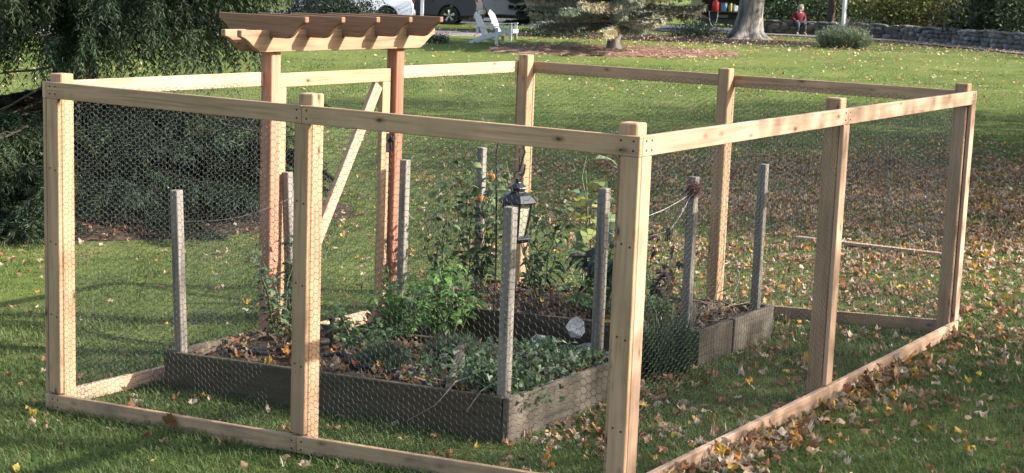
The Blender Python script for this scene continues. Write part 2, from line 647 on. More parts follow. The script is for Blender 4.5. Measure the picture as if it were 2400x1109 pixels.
# upright trims between the rails
def trim(x, y, wd, m, width=.088, thick=TT - .002):
    z0 = gb(x, y) + RW + .012
    return board('trim', (x, y, z0), (x, y, H - RW - .001), wd, width, thick, m, fence)
trim(-W + o_ + .046, TT / 2, (1, 0, 0), CEDAR)
trim(-MX, TT / 2, (1, 0, 0), CEDAR)
trim(-.045, TT / 2, (1, 0, 0), CEDAR)
trim(-TT / 2, o_ + .045, (0, 1, 0), CEDAR_PALE)
trim(-TT / 2, MY + .0, (0, 1, 0), CEDAR_PALE)
trim(-TT / 2, LEN - .047, (0, 1, 0), CEDAR_PALE)
trim(-.075, LEN - TT / 2, (1, 0, 0), CEDAR)
trim(-MX, LEN - TT / 2, (1, 0, 0), CEDAR)
trim(-W + .075, LEN - TT / 2, (1, 0, 0), CEDAR)
trim(-W + TT / 2, .047, (0, 1, 0), CEDAR)
trim(-W + TT / 2, LEN - .047, (0, 1, 0), CEDAR)

# screw heads where the boards meet the posts
SCREW = simple('screw_head', (.05, .045, .04), .5, .6, .2, 50)
_sm = MB().lathe([(0, .0015), (.0045, .001), (.0052, -.001)], 8).mesh('screw', SCREW)
def screw(p, nrm):
    m_ = Vector(nrm).to_track_quat('Z', 'Y').to_matrix().to_4x4()
    m_.translation = Vector(p) - Vector(fence.location)
    link('screw', _sm, fence, mat=m_)
for xx in (-W + .06, -W + .10, -MX - .03, -MX + .03, -.09, -.03):
    for dz in (.022, .062):
        screw((xx, -.001, H - dz), (0, -1, 0))
        screw((xx, -.003, gb(xx, 0) + dz), (0, -1, 0))
for yy in (.06, .11, MY - .03, MY + .04, LEN - .09, LEN - .04):
    for dz in (.022, .062):
        screw((.001, yy, H - dz), (1, 0, 0))
for xx, yy in ((-W + .075, 0), (-MX, 0), (-.045, 0)):
    for zz in (.35, .75, 1.15):
        screw((xx + .02, .0, zz), (0, -1, 0))
        screw((xx - .02, .0, zz + .01), (0, -1, 0))

# ---- hexagonal wire netting
def netting(w, h, s=.0195, rad=.00085, seed=0, slump=0.0, bulge=0.0):
    """flat topped hexagons in the local XZ plane, three sided wires"""
    r2 = np.random.default_rng(seed)
    ph = math.sqrt(3) * s
    nc, nr = int(w / (1.5 * s)) + 1, int(h / ph) + 1
    E = []
    for c in range(nc):
        cx = c * 1.5 * s
        r_ = np.arange(nr)
        cz = r_ * ph + (ph / 2 if c % 2 else 0)
        A = np.stack([np.full(nr, cx - s / 2), cz + ph / 2], 1)
        Bp = np.stack([np.full(nr, cx + s / 2), cz + ph / 2], 1)
        Cp = np.stack([np.full(nr, cx + s), cz], 1)
        Dp = np.stack([np.full(nr, cx + s / 2), cz - ph / 2], 1)
        E += [np.stack([A, Bp], 1), np.stack([Bp, Cp], 1), np.stack([Cp, Dp], 1)]
    E = np.concatenate(E)
    mid = E.mean(1)
    E = E[(mid[:, 0] > 0) & (mid[:, 0] < w) & (mid[:, 1] > 0) & (mid[:, 1] < h)]
    a, b = r2.uniform(0, 6, 4), r2.uniform(0, 6, 4)
    def warp(P):
        x, z = P[:, 0], P[:, 1]
        dx = .006 * np.sin(7 * z + a[0] + 3 * x) + .004 * np.sin(17 * x + 11 * z + a[3]) + .0025 * np.sin(43 * x - 37 * z + a[1])
        dz = .009 * np.sin(3.2 * x + a[1]) + .004 * np.sin(19 * x + 13 * z) + .0025 * np.sin(41 * z + 29 * x + b[1])
        edge = np.clip(np.minimum(x, w - x) / .12, 0, 1) * np.clip((h - z) / .15, 0, 1)
        dy = (.010 * np.sin(5 * x + a[2]) * np.sin(4.4 * z + b[0]) + .004 * np.sin(13 * x + 9 * z + b[2])) * edge
        if bulge:
            dy = dy + bulge * np.sin(4.1 * x + b[1]) * np.sin(5.3 * z + b[2]) + bulge * .5 * np.sin(11 * x + 7 * z)
        if slump:
            dz = dz - slump * (z / h) * (.5 + .5 * np.sin(3.1 * x + b[3]))
        return np.stack([x + dx, dy, z + dz], 1)
    P0, P1 = warp(E[:, 0]), warp(E[:, 1])
    d = P1 - P0
    d /= np.linalg.norm(d, axis=1, keepdims=True)
    yv = np.array([0., 1, 0])
    n1 = np.cross(d, yv)
    n1 /= np.linalg.norm(n1, axis=1, keepdims=True)
    n2 = np.cross(d, n1)
    n = len(E)
    horiz = np.abs(E[:, 0, 1] - E[:, 1, 1]) < 1e-6
    rr = np.where(horiz, rad * 1.35, rad)[:, None]        # the twisted sides are thicker
    Vv = np.zeros((n, 6, 3))
    for k in range(3):
        an = 2 * math.pi * k / 3
        off = (n1 * math.cos(an) + n2 * math.sin(an)) * rr
        Vv[:, k] = P0 + off
        Vv[:, 3 + k] = P1 + off
    base = (np.arange(n) * 6)[:, None]
    q = np.concatenate([base + np.array([[k, (k + 1) % 3, 3 + (k + 1) % 3, 3 + k]]) for k in range(3)], 0)
    return trimesh('wire_mesh', Vv.reshape(-1, 3), q, WIRE)

def net(me, origin, xdir, root, name='wire_mesh'):
    x = Vector(xdir).normalized()
    z = Vector((0, 0, 1))
    y = z.cross(x)
    m = Matrix((x, y, z)).transposed().to_4x4()
    m.translation = Vector(origin) - Vector(root.location)
    o = link(name, me, root, mat=m)
    o['kind'] = 'stuff'
    return o

zb = -.18
hh = H - .052 - zb
n_short = netting(W / 2 - .02, hh, seed=1)
n_short2 = netting(W / 2 - .02, hh, seed=11)
n_long = netting(LEN / 2 - .02, hh, seed=2)
n_long2 = netting(LEN / 2 - .02, hh, seed=12)
e_ = TT + .001
net(n_short, (-W + .03, e_, zb), (1, 0, 0), fence)
net(n_short2, (-MX + .02, e_, zb), (1, 0, 0), fence)
net(n_long, (-e_, .03, zb), (0, 1, 0), fence)
net(n_long2, (-e_, MY + .02, zb), (0, 1, 0), fence)
net(n_short2, (-W + .03, LEN - e_, zb), (1, 0, 0), fence)
net(n_short, (-MX + .02, LEN - e_, zb), (1, 0, 0), fence)
net(netting(1.71, hh, seed=3), (-W + e_, .03, zb), (0, 1, 0), fence)
net(netting(1.66, hh, seed=4), (-W + e_, 3.16, zb), (0, 1, 0), fence)

# ------------------------------------------------------------------ arbor over the gate
arbor = thing('arbor', 'cedar arbor with two posts and five scroll cut rafters over the gate', 'arbor', (-W + .045, 2.45, gz(-W, 2.45)))
ax = -W + .0445
for y0, m in ((1.795, PINK), (3.105, PINK_D)):
    board('post', (ax, y0, gz(ax, y0) - .2), (ax, y0, 1.862), (0, 1, 0), PT, PT, m, arbor, .005)

def ogee(half, h, end, run):
    """one end of a scroll cut board: from the top corner down to the bottom edge"""
    pts = [(half, h)]
    pts += [(half, h - end)]
    n = 9
    d = h - end
    for k in range(1, n + 1):
        t = k / n
        # concave first, then convex
        x = half - run * t
        z = d * (1 - (t * t * (3 - 2 * t) * .85 + .15 * t))
        pts.append((x, z))
    return pts

def scroll_board(name, ln, h, th, end, run, mat, root, loc, rz, bevel=.004):
    r_ = ogee(ln / 2, h, end, run)
    l_ = [(-x, z) for x, z in reversed(r_)]
    poly = r_ + l_
    me = MB().prism(poly, 'Y', -th / 2, th / 2).mesh(name, mat, bevel=bevel)
    m = Matrix.Rotation(rz, 4, 'Z')
    m.translation = Vector(loc) - Vector(root.location)
    return link(name, me, root, mat=m)

for x0 in (-W + .089 + .0195, -W - .0195):
    b = scroll_board('beam', 2.03, .135, .038, .04, .19, BEAM, arbor, (x0, 2.44, 1.748), R(90))
for k in range(5):
    y0 = 1.70 + .357 * k
    scroll_board('rafter', .70, .138, .038, .035, .15, RAFTER, arbor, (-3.53, y0, 1.838 + random.uniform(-.002, .002)), R(random.uniform(-.4, .4)))

# ------------------------------------------------------------------ gate
gate = thing('garden_gate', 'cedar garden gate with diagonal brace hung below the arbor', 'gate', (-W + .03, 2.45, gz(-W, 2.45)))
gy0, gy1 = 1.852, 3.046
gx = -W + .032
gzb = gz(-W, 2.4) + .06
board('rail', (gx, gy0, H - .055), (gx, gy1, H - .055), UPZ, RW, .036, CEDAR, gate)
board('rail', (gx, gy0, gzb + .045), (gx, gy1, gzb + .045), UPZ, RW, .036, CEDAR_PALE, gate)
for yy in (gy0 + .0445, gy1 - .0445):
    board('stile', (gx, yy, gzb + .09), (gx, yy, H - .1), (0, 1, 0), PT, .036, CEDAR, gate)
board('brace', (gx + .002, gy0 + .11, gzb + .14), (gx + .002, gy1 - .13, H - .12), (0, 1, .5), PT, .034, CEDAR_PALE, gate)
net(netting(gy1 - gy0 - .04, H - gzb - .14, seed=5), (gx - .021, gy0 + .02, gzb + .04), (0, 1, 0), gate)
hb = MB()
for zz in (1.095,):
    hb.box((gx + .022, gy1 - .02, zz), (.006, .028, .13))
    hb.box((gx + .052, gy1 + .045, zz + .028), (.006, .115, .03))
    hb.tube([(gx + .03, gy1 + .004, zz - .06), (gx + .03, gy1 + .004, zz + .06)], .008, 8)
hb.v = [tuple(Vector(p) - Vector(gate.location)) for p in hb.v]
hb.build('hinge', BLACK, gate, bevel=.001)

# ------------------------------------------------------------------ raised beds
def raised_bed(y0, y1, label, x0=-3.42, x1=-1.05, h=.23, side=None):
    cx, cy = (x0 + x1) / 2, (y0 + y1) / 2
    t_ = thing('raised_bed', label, 'raised bed', (cx, cy, gz(cx, cy)))
    b = .038
    def bd(p, q, m, w=h + .06):
        p, q = Vector(p), Vector(q)
        p.z = gz(p.x, p.y) + h - w / 2
        q.z = gz(q.x, q.y) + h - w / 2
        return board('side_board', p, q, UPZ, w, b, m, t_, .005)
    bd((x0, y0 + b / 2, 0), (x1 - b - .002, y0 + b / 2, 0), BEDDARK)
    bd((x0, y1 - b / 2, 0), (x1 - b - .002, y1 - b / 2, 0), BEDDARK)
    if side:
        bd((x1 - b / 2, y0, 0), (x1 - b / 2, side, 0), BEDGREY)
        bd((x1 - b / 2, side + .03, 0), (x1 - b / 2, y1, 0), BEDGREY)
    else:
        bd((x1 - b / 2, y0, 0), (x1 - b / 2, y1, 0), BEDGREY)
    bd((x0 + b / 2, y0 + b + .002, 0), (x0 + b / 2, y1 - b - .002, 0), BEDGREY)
    # soil fill, lumpy
    nx, ny = 60, 34
    vs_, fs = [], []
    for j_ in range(ny + 1):
        for i_ in range(nx + 1):
            x = x0 + b + (x1 - x0 - 2 * b) * i_ / nx
            y = y0 + b + (y1 - y0 - 2 * b) * j_ / ny
            e = min(i_, nx - i_, j_ * 2, (ny - j_) * 2) / 6
            z = gz(x, y) + h - .055 + .035 * min(1, e) + .02 * math.sin(x * 9 + 2 * math.sin(y * 7)) * math.sin(y * 11) + random.uniform(-.006, .006)
            vs_.append((x - cx, y - cy, z - t_.location.z))
    for j_ in range(ny):
        for i_ in range(nx):
            o = j_ * (nx + 1) + i_
            fs.append((o, o + 1, o + nx + 2, o + nx + 1))
    MB().add(vs_, fs).build('soil', SOIL, t_, smooth=True)
    return t_

bed1 = raised_bed(.74, 1.96, 'low weathered raised bed overgrown with ivy and herbs')
bed2 = raised_bed(2.95, 4.12, 'low weathered raised bed holding the tomato plants', side=3.45)

def stake(bed, x, y, top, lean=(0, 0), w=.055):
    return board('stake', (x, y, gz(x, y) - .1), (x + lean[0], y + lean[1], top), (0, 1, 0), w, w, GREY, bed, .004)
stake(bed1, -3.33, .80, .985, (-.035, -.02))
stake(bed1, -3.43, 1.92, .985, (-.06, -.02))
stake(bed1, -1.12, .80, 1.125)
stake(bed1, -1.20, 1.91, 1.11)
stake(bed2, -3.40, 3.04, .985, (.0, .01))
stake(bed2, -3.42, 4.05, 1.0)
stake(bed2, -1.21, 3.08, 1.075)
stake(bed2, -1.15, 4.03, 1.085)

net(netting(1.12, .70, seed=6, slump=.12, bulge=.05), (-3.38, .82, .13), (0, 1, 0), bed1, 'old_wire_mesh')
net(netting(2.1, .42, seed=7, slump=.16, bulge=.04), (-3.3, 2.93, -.08), (1, 0, 0), bed2, 'old_wire_mesh')
net(netting(1.0, .50, seed=8, slump=.15, bulge=.03), (-3.44, 3.05, .1), (0, 1, 0), bed2, 'old_wire_mesh')
net(netting(.5, .55, seed=9, slump=.1, bulge=.07), (-1.02, 2.35, -.08), (.25, .97, 0), bed2, 'old_wire_mesh')

# ------------------------------------------------------------------ grass
def spruce_mulch(x, y):
    ca, sa = math.cos(.3), math.sin(.3)
    dx, dy = x + 11.3, y - 6.3
    a, b = (dx * ca + dy * sa) / 4.1, (-dx * sa + dy * ca) / 3.1
    return np.sqrt(a * a + b * b)

def vnoise(x, y, f, seed):
    """smooth value noise, numpy"""
    r_ = np.random.default_rng(seed)
    tab = r_.random((64, 64))
    u, v = x * f, y * f
    i0, j0 = np.floor(u).astype(int), np.floor(v).astype(int)
    a, b = u - i0, v - j0
    a, b = a * a * (3 - 2 * a), b * b * (3 - 2 * b)
    t = lambda i_, j_: tab[i_ % 64, j_ % 64]
    return (t(i0, j0) * (1 - a) * (1 - b) + t(i0 + 1, j0) * a * (1 - b) + t(i0, j0 + 1) * (1 - a) * b + t(i0 + 1, j0 + 1) * a * b)

def in_bed(x, y, m=.0):
    a = (x > -3.42 - m) & (x < -1.05 + m)
    return a & (((y > .74 - m) & (y < 1.96 + m)) | ((y > 2.95 - m) & (y < 4.12 + m)))

def grass_blades(n, s0, s1, power, w0, h0, segs, seed):
    r_ = np.random.default_rng(seed)
    # sample distance with density ~ s^-power per area
    s = r_.uniform(0, 1, n)
    k = 2 - power
    s = (s0 ** k + s * (s1 ** k - s0 ** k)) ** (1 / k)
    l = r_.uniform(-1, 1, n) * (.37 * s + .8)
    x = CAM.x + FH[0] * s + RH[0] * l
    y = CAM.y + FH[1] * s + RH[1] * l
    keep = ~in_bed(x, y, .005) & (spruce_mulch(x, y) > .97)
    # thinner in worn spots, on the path between the beds and along the new bottom rails
    worn = vnoise(x, y, .9, 3) * .6 + vnoise(x, y, 2.7, 4) * .4
    pr = np.clip(1.75 - 1.9 * worn, .12, 1)
    path = (x > -3.4) & (x < -1.0) & (y > 1.9) & (y < 3.0)
    pr = np.where(path, pr * .35, pr)
    clump = vnoise(x, y, 14, 5)
    pr = pr * np.clip(.45 + clump, .3, 1)
    keep &= r_.uniform(0, 1, n) < pr
    x, y, s = x[keep], y[keep], s[keep]
    n = len(x)
    z = g(x, y) + lumps(x, y) - .004
    hgt = h0 * r_.uniform(.5, 1.25, n) * (.75 + .6 * vnoise(x, y, 1.7, 6))
    wid = w0 * (s / 7) ** .75 * r_.uniform(.7, 1.3, n)
    az = r_.uniform(0, 2 * np.pi, n)
    bend = r_.uniform(.3, 1.7, n) * hgt
    dirx, diry = np.cos(az), np.sin(az)
    px, py = -diry, dirx
    base = np.stack([x, y, z], 1)
    P = np.stack([px, py, np.zeros(n)], 1) * wid[:, None] / 2
    D = np.stack([dirx, diry, np.zeros(n)], 1)
    up_ = np.array([0, 0, 1.])
    tip = base + D * bend[:, None] + up_ * (hgt * .85)[:, None]
    if segs == 2:
        mid = base + D * (bend * .3)[:, None] + up_ * (hgt * .6)[:, None]
        V_ = np.stack([base - P, base + P, mid - P * .8, mid + P * .8, tip], 1)
        t = np.array([[0, 1, 3], [0, 3, 2], [2, 3, 4]])
    else:
        V_ = np.stack([base - P, base + P, tip], 1)
        t = np.array([[0, 1, 2]])
    kk = V_.shape[1]
    T_ = ((np.arange(n) * kk)[:, None, None] + t[None]).reshape(-1, 3)
    tone = vnoise(x, y, .55, 8)[:, None]
    c = np.array([.072, .134, .034]) * (1 - tone) + np.array([.148, .190, .056]) * tone
    c = c * r_.uniform(.6, 1.35, (n, 1))
    c = c * (.70 + .62 * vnoise(x, y, .23, 9) * (.6 + .8 * vnoise(x, y, 1.3, 10)))[:, None] * 1.06
    wn_ = worn[keep]
    dry = r_.uniform(0, 1, n) < .05 + .5 * np.clip(wn_ - .48, 0, 1)
    c[dry] = np.array([.22, .18, .09]) * r_.uniform(.6, 1.2, (dry.sum(), 1))
    c = c * (1 + .22 * np.clip((s - 14) / 20, 0, 1))[:, None]  # far blades lightened, sunlight on the far lawn put into their colour
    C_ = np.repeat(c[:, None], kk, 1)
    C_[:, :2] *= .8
    return V_.reshape(-1, 3), T_, C_.reshape(-1, 3)

a1 = grass_blades(270000, 5.2, 11.5, 1.1, .0045, .046, 2, 11)
a2 = grass_blades(420000, 11.5, 44, 1.75, .0055, .045, 1, 12)
Vg = np.concatenate([a1[0], a2[0]])
Tg = np.concatenate([a1[1], a2[1] + len(a1[0])])
Cg = np.concatenate([a1[2], a2[2]])
tag(link('grass', trimesh('grass', Vg, Tg, GRASS, Cg)), 'short mown green grass growing over the lawn', 'grass', kind='stuff')

# ------------------------------------------------------------------ fallen maple leaves
OUT = []
for ang, r_ in ((-90, .15), (-62, .50), (-48, .68), (-28, .60), (-10, .76), (10, .92), (22, .82), (36, .66), (48, .86), (60, .78),
                (70, .70), (80, .84), (90, 1.0)):
    OUT.append((ang, r_))
OUT = OUT + [(180 - a, r_) for a, r_ in reversed(OUT[1:-1])]
LEAF2D = np.array([(0, -.05)] + [(r_ * math.cos(R(a)), r_ * math.sin(R(a))) for a, r_ in OUT]) * .5
nO = len(OUT)
LEAFT = np.array([(0, 1 + k, 1 + (k + 1) % nO) for k in range(nO)])
FAR2D = np.array([(-.4, -.3), (.35, -.42), (.5, .2), (.0, .55), (-.5, .15)])
FART = np.array([(0, 1, 2), (0, 2, 3), (0, 3, 4)])
PAL = np.array([(.42, .27, .15), (.48, .35, .23), (.34, .20, .105), (.54, .44, .32), (.26, .125, .06), (.62, .38, .07), (.60, .27, .05), (.46, .20, .10), (.58, .47, .30), (.66, .46, .10)])
PW = np.array([.21, .19, .17, .12, .11, .035, .04, .07, .03, .025])

def curl(n, tpl, r_):
    p = np.repeat(tpl[None], n, 0)
    a = r_.uniform(0, np.pi, n)[:, None]
    u = p[..., 0] * np.cos(a) + p[..., 1] * np.sin(a)
    v = -p[..., 0] * np.sin(a) + p[..., 1] * np.cos(a)
    k1, k2 = r_.normal(.7, .8, n)[:, None], r_.normal(0, .5, n)[:, None]
    ph = r_.uniform(0, 6.28, n)[:, None]
    z = k1 * u * u * 1.5 + k2 * v * v * 1.5 + .09 * np.sin(9 * u + ph) + .08 * np.sin(8 * v + 2 * ph)
    sh = 1 / (1 + .5 * np.abs(k1))
    return np.stack([p[..., 0] * sh, p[..., 1] * sh, z], -1)

def leaf_density(x, y):
    s = (x - CAM.x) * FH[0] + (y - CAM.y) * FH[1]
    l = (x - CAM.x) * RH[0] + (y - CAM.y) * RH[1]
    n1 = .15 + 1.5 * vnoise(x, y, .8, 21) * vnoise(x, y, 2.6, 22) * 2.2
    d = 11 * n1
    d = d + 380 * np.exp(-((s - 18.5) / 5.2) ** 2 - ((l - 5.8) / 3.9) ** 2) * (.3 + n1)
    d = d + 20 * np.exp(-((s - 15) / 3.2) ** 2 - ((l - 3.5) / 3) ** 2) * n1
    d = d + np.where((l > .4) & (s < 13), 44 * n1, 0)
    d = d + np.where((x > -1.05) & (x < 0) & (y > 0) & (y < LEN), 40 * n1, 0)
    d = d + np.where((x > 0) & (x < 2.6) & (y > -2) & (y < 6), 20 * n1, 0)
    d = d + np.where((x > -3.4) & (x < -1.0) & (y > 1.96) & (y < 2.95), 55 * n1, 0)
    d = d + np.where(in_bed(x, y), 200, 0)
    d = d + np.where((np.abs(x + .92) < .14) & (y > .7) & (y < 4.3), 110 * n1, 0)
    d = np.where(s > 24, d * np.clip(1 - (s - 24) / 8, .22, 1), d)
    d = d + np.where((s > 44) & (l > 2), 2.5, 0) + np.where((s > 50) & (l > 0), 7, 0)
    d = d + np.where((spruce_mulch(x, y) < 1.05), 22, 0)
    d = np.where((x < -W) & (s < 14), d * .8, d)
    d = d + np.where((x < 0) & (y < 0), 9 * n1, 0) + np.where((x > -W) & (x < -1.1) & (y > 0) & (y < .74), 16 * n1, 0)
    return d

def scatter(n, s0, s1, seed, dmax):
    r_ = np.random.default_rng(seed)
    # uniform in area over a trapezoid in (s,l)
    s = np.sqrt(r_.uniform(s0 ** 2, s1 ** 2, n))
    l = r_.uniform(-1, 1, n) * (.37 * s)
    area = .37 * (s1 ** 2 - s0 ** 2)
    x = CAM.x + FH[0] * s + RH[0] * l
    y = CAM.y + FH[1] * s + RH[1] * l
    keep = r_.uniform(0, 1, n) < leaf_density(x, y) * area / n
    return x[keep], y[keep], s[keep]

xa, ya, sa_ = scatter(16000, 5.2, 13, 31, 0)
xb, yb, sb_ = scatter(140000, 13, 34, 32, 0)
xc, yc, sc_ = scatter(30000, 34, 62, 33, 0)
# windrow of leaves blown against the outside of the long bottom rail
r9 = np.random.default_rng(9)
nw = 760
yw = r9.uniform(-.25, LEN + .1, nw)
amp = np.clip(vnoise(yw, yw * 0 + 3.3, 1.9, 41) * 1.7 - .25, .05, 1)
kw = r9.uniform(0, 1, nw) < amp
yw, amp = yw[kw], amp[kw]
xw = .03 + np.abs(r9.normal(0, .13, len(yw)))
zw = np.clip(.085 * amp * np.exp(-xw / .10) * r9.uniform(.2, 1.15, len(yw)), 0, .09)
x0_ = np.concatenate([xa, xw, xb])
y0_ = np.concatenate([ya, yw, yb])
extra = np.concatenate([np.zeros(len(xa)), zw, np.zeros(len(xb))])
steep = np.concatenate([np.zeros(len(xa)), np.ones(len(xw)), np.zeros(len(xb))])
n = len(x0_)
zg = g(x0_, y0_) + lumps(x0_, y0_) + .016 + r9.uniform(0, .026, n)
bedm = in_bed(x0_, y0_, -.03)
onrail = ((np.abs(x0_ + W / 2) < W / 2 + .05) & ((np.abs(y0_) < .05) | (np.abs(y0_ - LEN) < .05))) | ((np.abs(x0_) < .03) & (y0_ < LEN))
zg = np.where(bedm, g(x0_, y0_) + .225 + r9.uniform(-.015, .02, n), zg) + extra
size = r9.uniform(.045, .10, n) * np.where(r9.uniform(0, 1, n) < .12, 1.25, 1)
yaw_ = r9.uniform(0, 2 * np.pi, n)
tilt = np.abs(r9.normal(0, .30, n)) + steep * r9.uniform(.1, 1.1, n)
taz = r9.uniform(0, 2 * np.pi, n)
ci = r9.choice(len(PAL), n, p=PW / PW.sum())
colr = PAL[ci] * r9.uniform(.58, 1.12, (n, 1))
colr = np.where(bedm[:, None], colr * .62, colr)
bad = (in_bed(x0_, y0_, .03) & ~in_bed(x0_, y0_, -.05)) | (onrail & (steep == 0))
dcam = np.sqrt((x0_ - CAM.x) ** 2 + (y0_ - CAM.y) ** 2)

def rotmats(yaw, tilt, taz):
    ux, uy = np.cos(taz), np.sin(taz)
    c, s_ = np.cos(tilt), np.sin(tilt)
    K = np.zeros((len(yaw), 3, 3))
    K[:, 0, 2], K[:, 1, 2] = uy, -ux
    K[:, 2, 0], K[:, 2, 1] = -uy, ux
    I = np.eye(3)[None]
    Rt = I + s_[:, None, None] * K + (1 - c)[:, None, None] * (K @ K)
    Rz = np.zeros_like(K)
    Rz[:, 0, 0] = Rz[:, 1, 1] = np.cos(yaw)
    Rz[:, 0, 1], Rz[:, 1, 0] = -np.sin(yaw), np.sin(yaw)
    Rz[:, 2, 2] = 1
    return Rt @ Rz

RM = rotmats(yaw_, tilt, taz)
order = np.argsort(dcam + bad * 1e3)
near_i = []
px_ = ((x0_ - CAM.x) * RH[0] + (y0_ - CAM.y) * RH[1]) / ((x0_ - CAM.x) * FH[0] + (y0_ - CAM.y) * FH[1])
sdep = (x0_ - CAM.x) * FH[0] + (y0_ - CAM.y) * FH[1]
for q in order:
    if len(near_i) >= 270:
        break
    row = (CAM.z - zg[q]) / sdep[q]
    if abs(px_[q]) < .325 and row < .305:
        near_i.append(int(q))
near_set = np.zeros(n, bool)
near_set[near_i] = True

LABELS = {0: ('tan dry maple leaf curled up on the grass', (0,)), 1: ('pale pinkish brown dry maple leaf curled on the grass', (1,)), 2: ('brown dry maple leaf lying in the grass', (2,)),
          3: ('bleached beige maple leaf lying in the grass', (3, 8)), 4: ('dark rust brown oak leaf lying in the grass', (4, 7)),
          5: ('bright yellow maple leaf lying on the green grass', (5, 9)), 6: ('orange maple leaf lying on the green grass', (6,))}
c2l = {c: k for k, (t, cs) in LABELS.items() for c in cs}
tpls = {}
def leaf_template(c, v):
    if (c, v) not in tpls:
        r_ = np.random.default_rng(100 + v)
        P = curl(1, LEAF2D, r_)[0]
        cc = np.repeat(PAL[c][None], len(P), 0) * (1 + .12 * np.sin(np.arange(len(P)))[:, None])
        cc[0] *= .8
        tpls[(c, v)] = trimesh('fallen_leaf', P, LEAFT, DEAD, cc)
    return tpls[(c, v)]

for q in near_i:
    c, v = int(ci[q]), int(q % 7)
    o = link('fallen_leaf', leaf_template(c, v))
    m = Matrix([[*RM[q][i_] * size[q], 0] for i_ in range(3)] + [[0, 0, 0, 1]])
    m.translation = (x0_[q], y0_[q], zg[q])
    o.matrix_world = m
    lb = LABELS[c2l[c]][0].split(' curled')[0].split(' lying')[0]
    lb = ('large ' if size[q] > .09 else 'small ' if size[q] < .065 else '') + lb
    xq, yq = x0_[q], y0_[q]
    if steep[q]:
        lb += ' in the drift by the ' + ('front corner post' if yq < 1.0 else 'middle post' if yq < 3.4 else 'far corner post')
    elif in_bed(xq, yq):
        lb += ' among the plants in the raised bed'
    elif -W < xq < 0 and 0 < yq < LEN:
        lb += ' on the grass ' + ('beside the raised bed' if xq > -1.6 else 'behind the front rail')
    elif xq < 0:
        lb += ' on the grass outside the front rail'
    else:
        lb += ' on the open lawn outside the leaf drift'
    tag(o, lb, 'leaf', 'fallen leaves')

rest = ~near_set & ~bad
idx = np.where(rest)[0]
P = curl(len(idx), LEAF2D, r9) * size[idx][:, None, None]
P = np.einsum('nij,nkj->nki', RM[idx], P) + np.stack([x0_[idx], y0_[idx], zg[idx]], 1)[:, None]
Tl = ((np.arange(len(idx)) * len(LEAF2D))[:, None, None] + LEAFT[None]).reshape(-1, 3)
Cl = np.repeat(colr[idx][:, None], len(LEAF2D), 1)
nf = len(xc)
Pf = curl(nf, FAR2D, r9) * r9.uniform(.06, .11, nf)[:, None, None]
rf = rotmats(r9.uniform(0, 6.28, nf), np.abs(r9.normal(0, .35, nf)), r9.uniform(0, 6.28, nf))
Pf = np.einsum('nij,nkj->nki', rf, Pf) + np.stack([xc, yc, g(xc, yc) + .055], 1)[:, None]
Tf = ((np.arange(nf) * 5)[:, None, None] + FART[None]).reshape(-1, 3)
pf = PW.copy()
pf[[3, 8]] += .15
Cf = np.repeat((PAL[r9.choice(len(PAL), nf, p=pf / pf.sum())] * r9.uniform(.75, 1.2, (nf, 1)))[:, None], 5, 1)
Vl = np.concatenate([P.reshape(-1, 3), Pf.reshape(-1, 3)])
tag(link('leaf_litter', trimesh('leaf_litter', Vl, np.concatenate([Tl, Tf + len(idx) * len(LEAF2D)]), DEAD,
         np.concatenate([Cl.reshape(-1, 3), Cf.reshape(-1, 3)]))),
    'scattered tan and yellow autumn leaves spread over the lawn and beds', 'leaves', kind='stuff')
print('leaves', len(near_i), len(idx), nf, 'grass tris', len(Tg))

# ------------------------------------------------------------------ trees
class Cards:
    """collects small leaf or needle faces with their colours"""
    def __init__(self):
        self.V, self.T, self.C, self.n = [], [], [], 0

    def add(self, V, T, C):
        """V (n,k,3), T (t,3) template, C (n,3)"""
        n, k = V.shape[:2]
        self.V.append(V.reshape(-1, 3))
        self.T.append(((np.arange(n) * k)[:, None, None] + T[None]).reshape(-1, 3) + self.n)
        self.C.append(np.repeat(C[:, None], k, 1).reshape(-1, 3))
        self.n += n * k

    def mesh(self, name, mat):
        return trimesh(name, np.concatenate(self.V), np.concatenate(self.T), mat, np.concatenate(self.C))

    def build(self, name, mat, parent=None):
        return link(name, self.mesh(name, mat), parent)


TRI = np.array([[0, 1, 2]])
QUAD = np.array([[0, 1, 2], [0, 2, 3]])

def unit(a):
    return a / np.maximum(np.linalg.norm(a, axis=-1, keepdims=True), 1e-9)

def needles_along(cards, P, D, r_, per, ln, wd, col, spread=1.0, droop=.15):
    """thin pointed faces fanning off points P with axis D"""
    n = len(P)
    P = np.repeat(P, per, 0)
    D = unit(np.repeat(D, per, 0))
    a = r_.normal(0, 1, P.shape)
    a = unit(a - (a * D).sum(1, keepdims=True) * D)
    d = unit(D * r_.uniform(.35, 1, (len(P), 1)) + a * spread * r_.uniform(.3, 1, (len(P), 1)) - np.array([0, 0, droop]))
    side = unit(np.cross(d, r_.normal(0, 1, P.shape)))
    L_ = ln * r_.uniform(.6, 1.3, (len(P), 1))
    w = wd * r_.uniform(.7, 1.3, (len(P), 1))
    V_ = np.stack([P - side * w / 2, P + side * w / 2, P + d * L_], 1)
    c = np.array(col)[None] * r_.uniform(.55, 1.4, (len(P), 1))
    c[:, 0] *= r_.uniform(.8, 1.25, len(P))
    cards.add(V_, TRI, c)


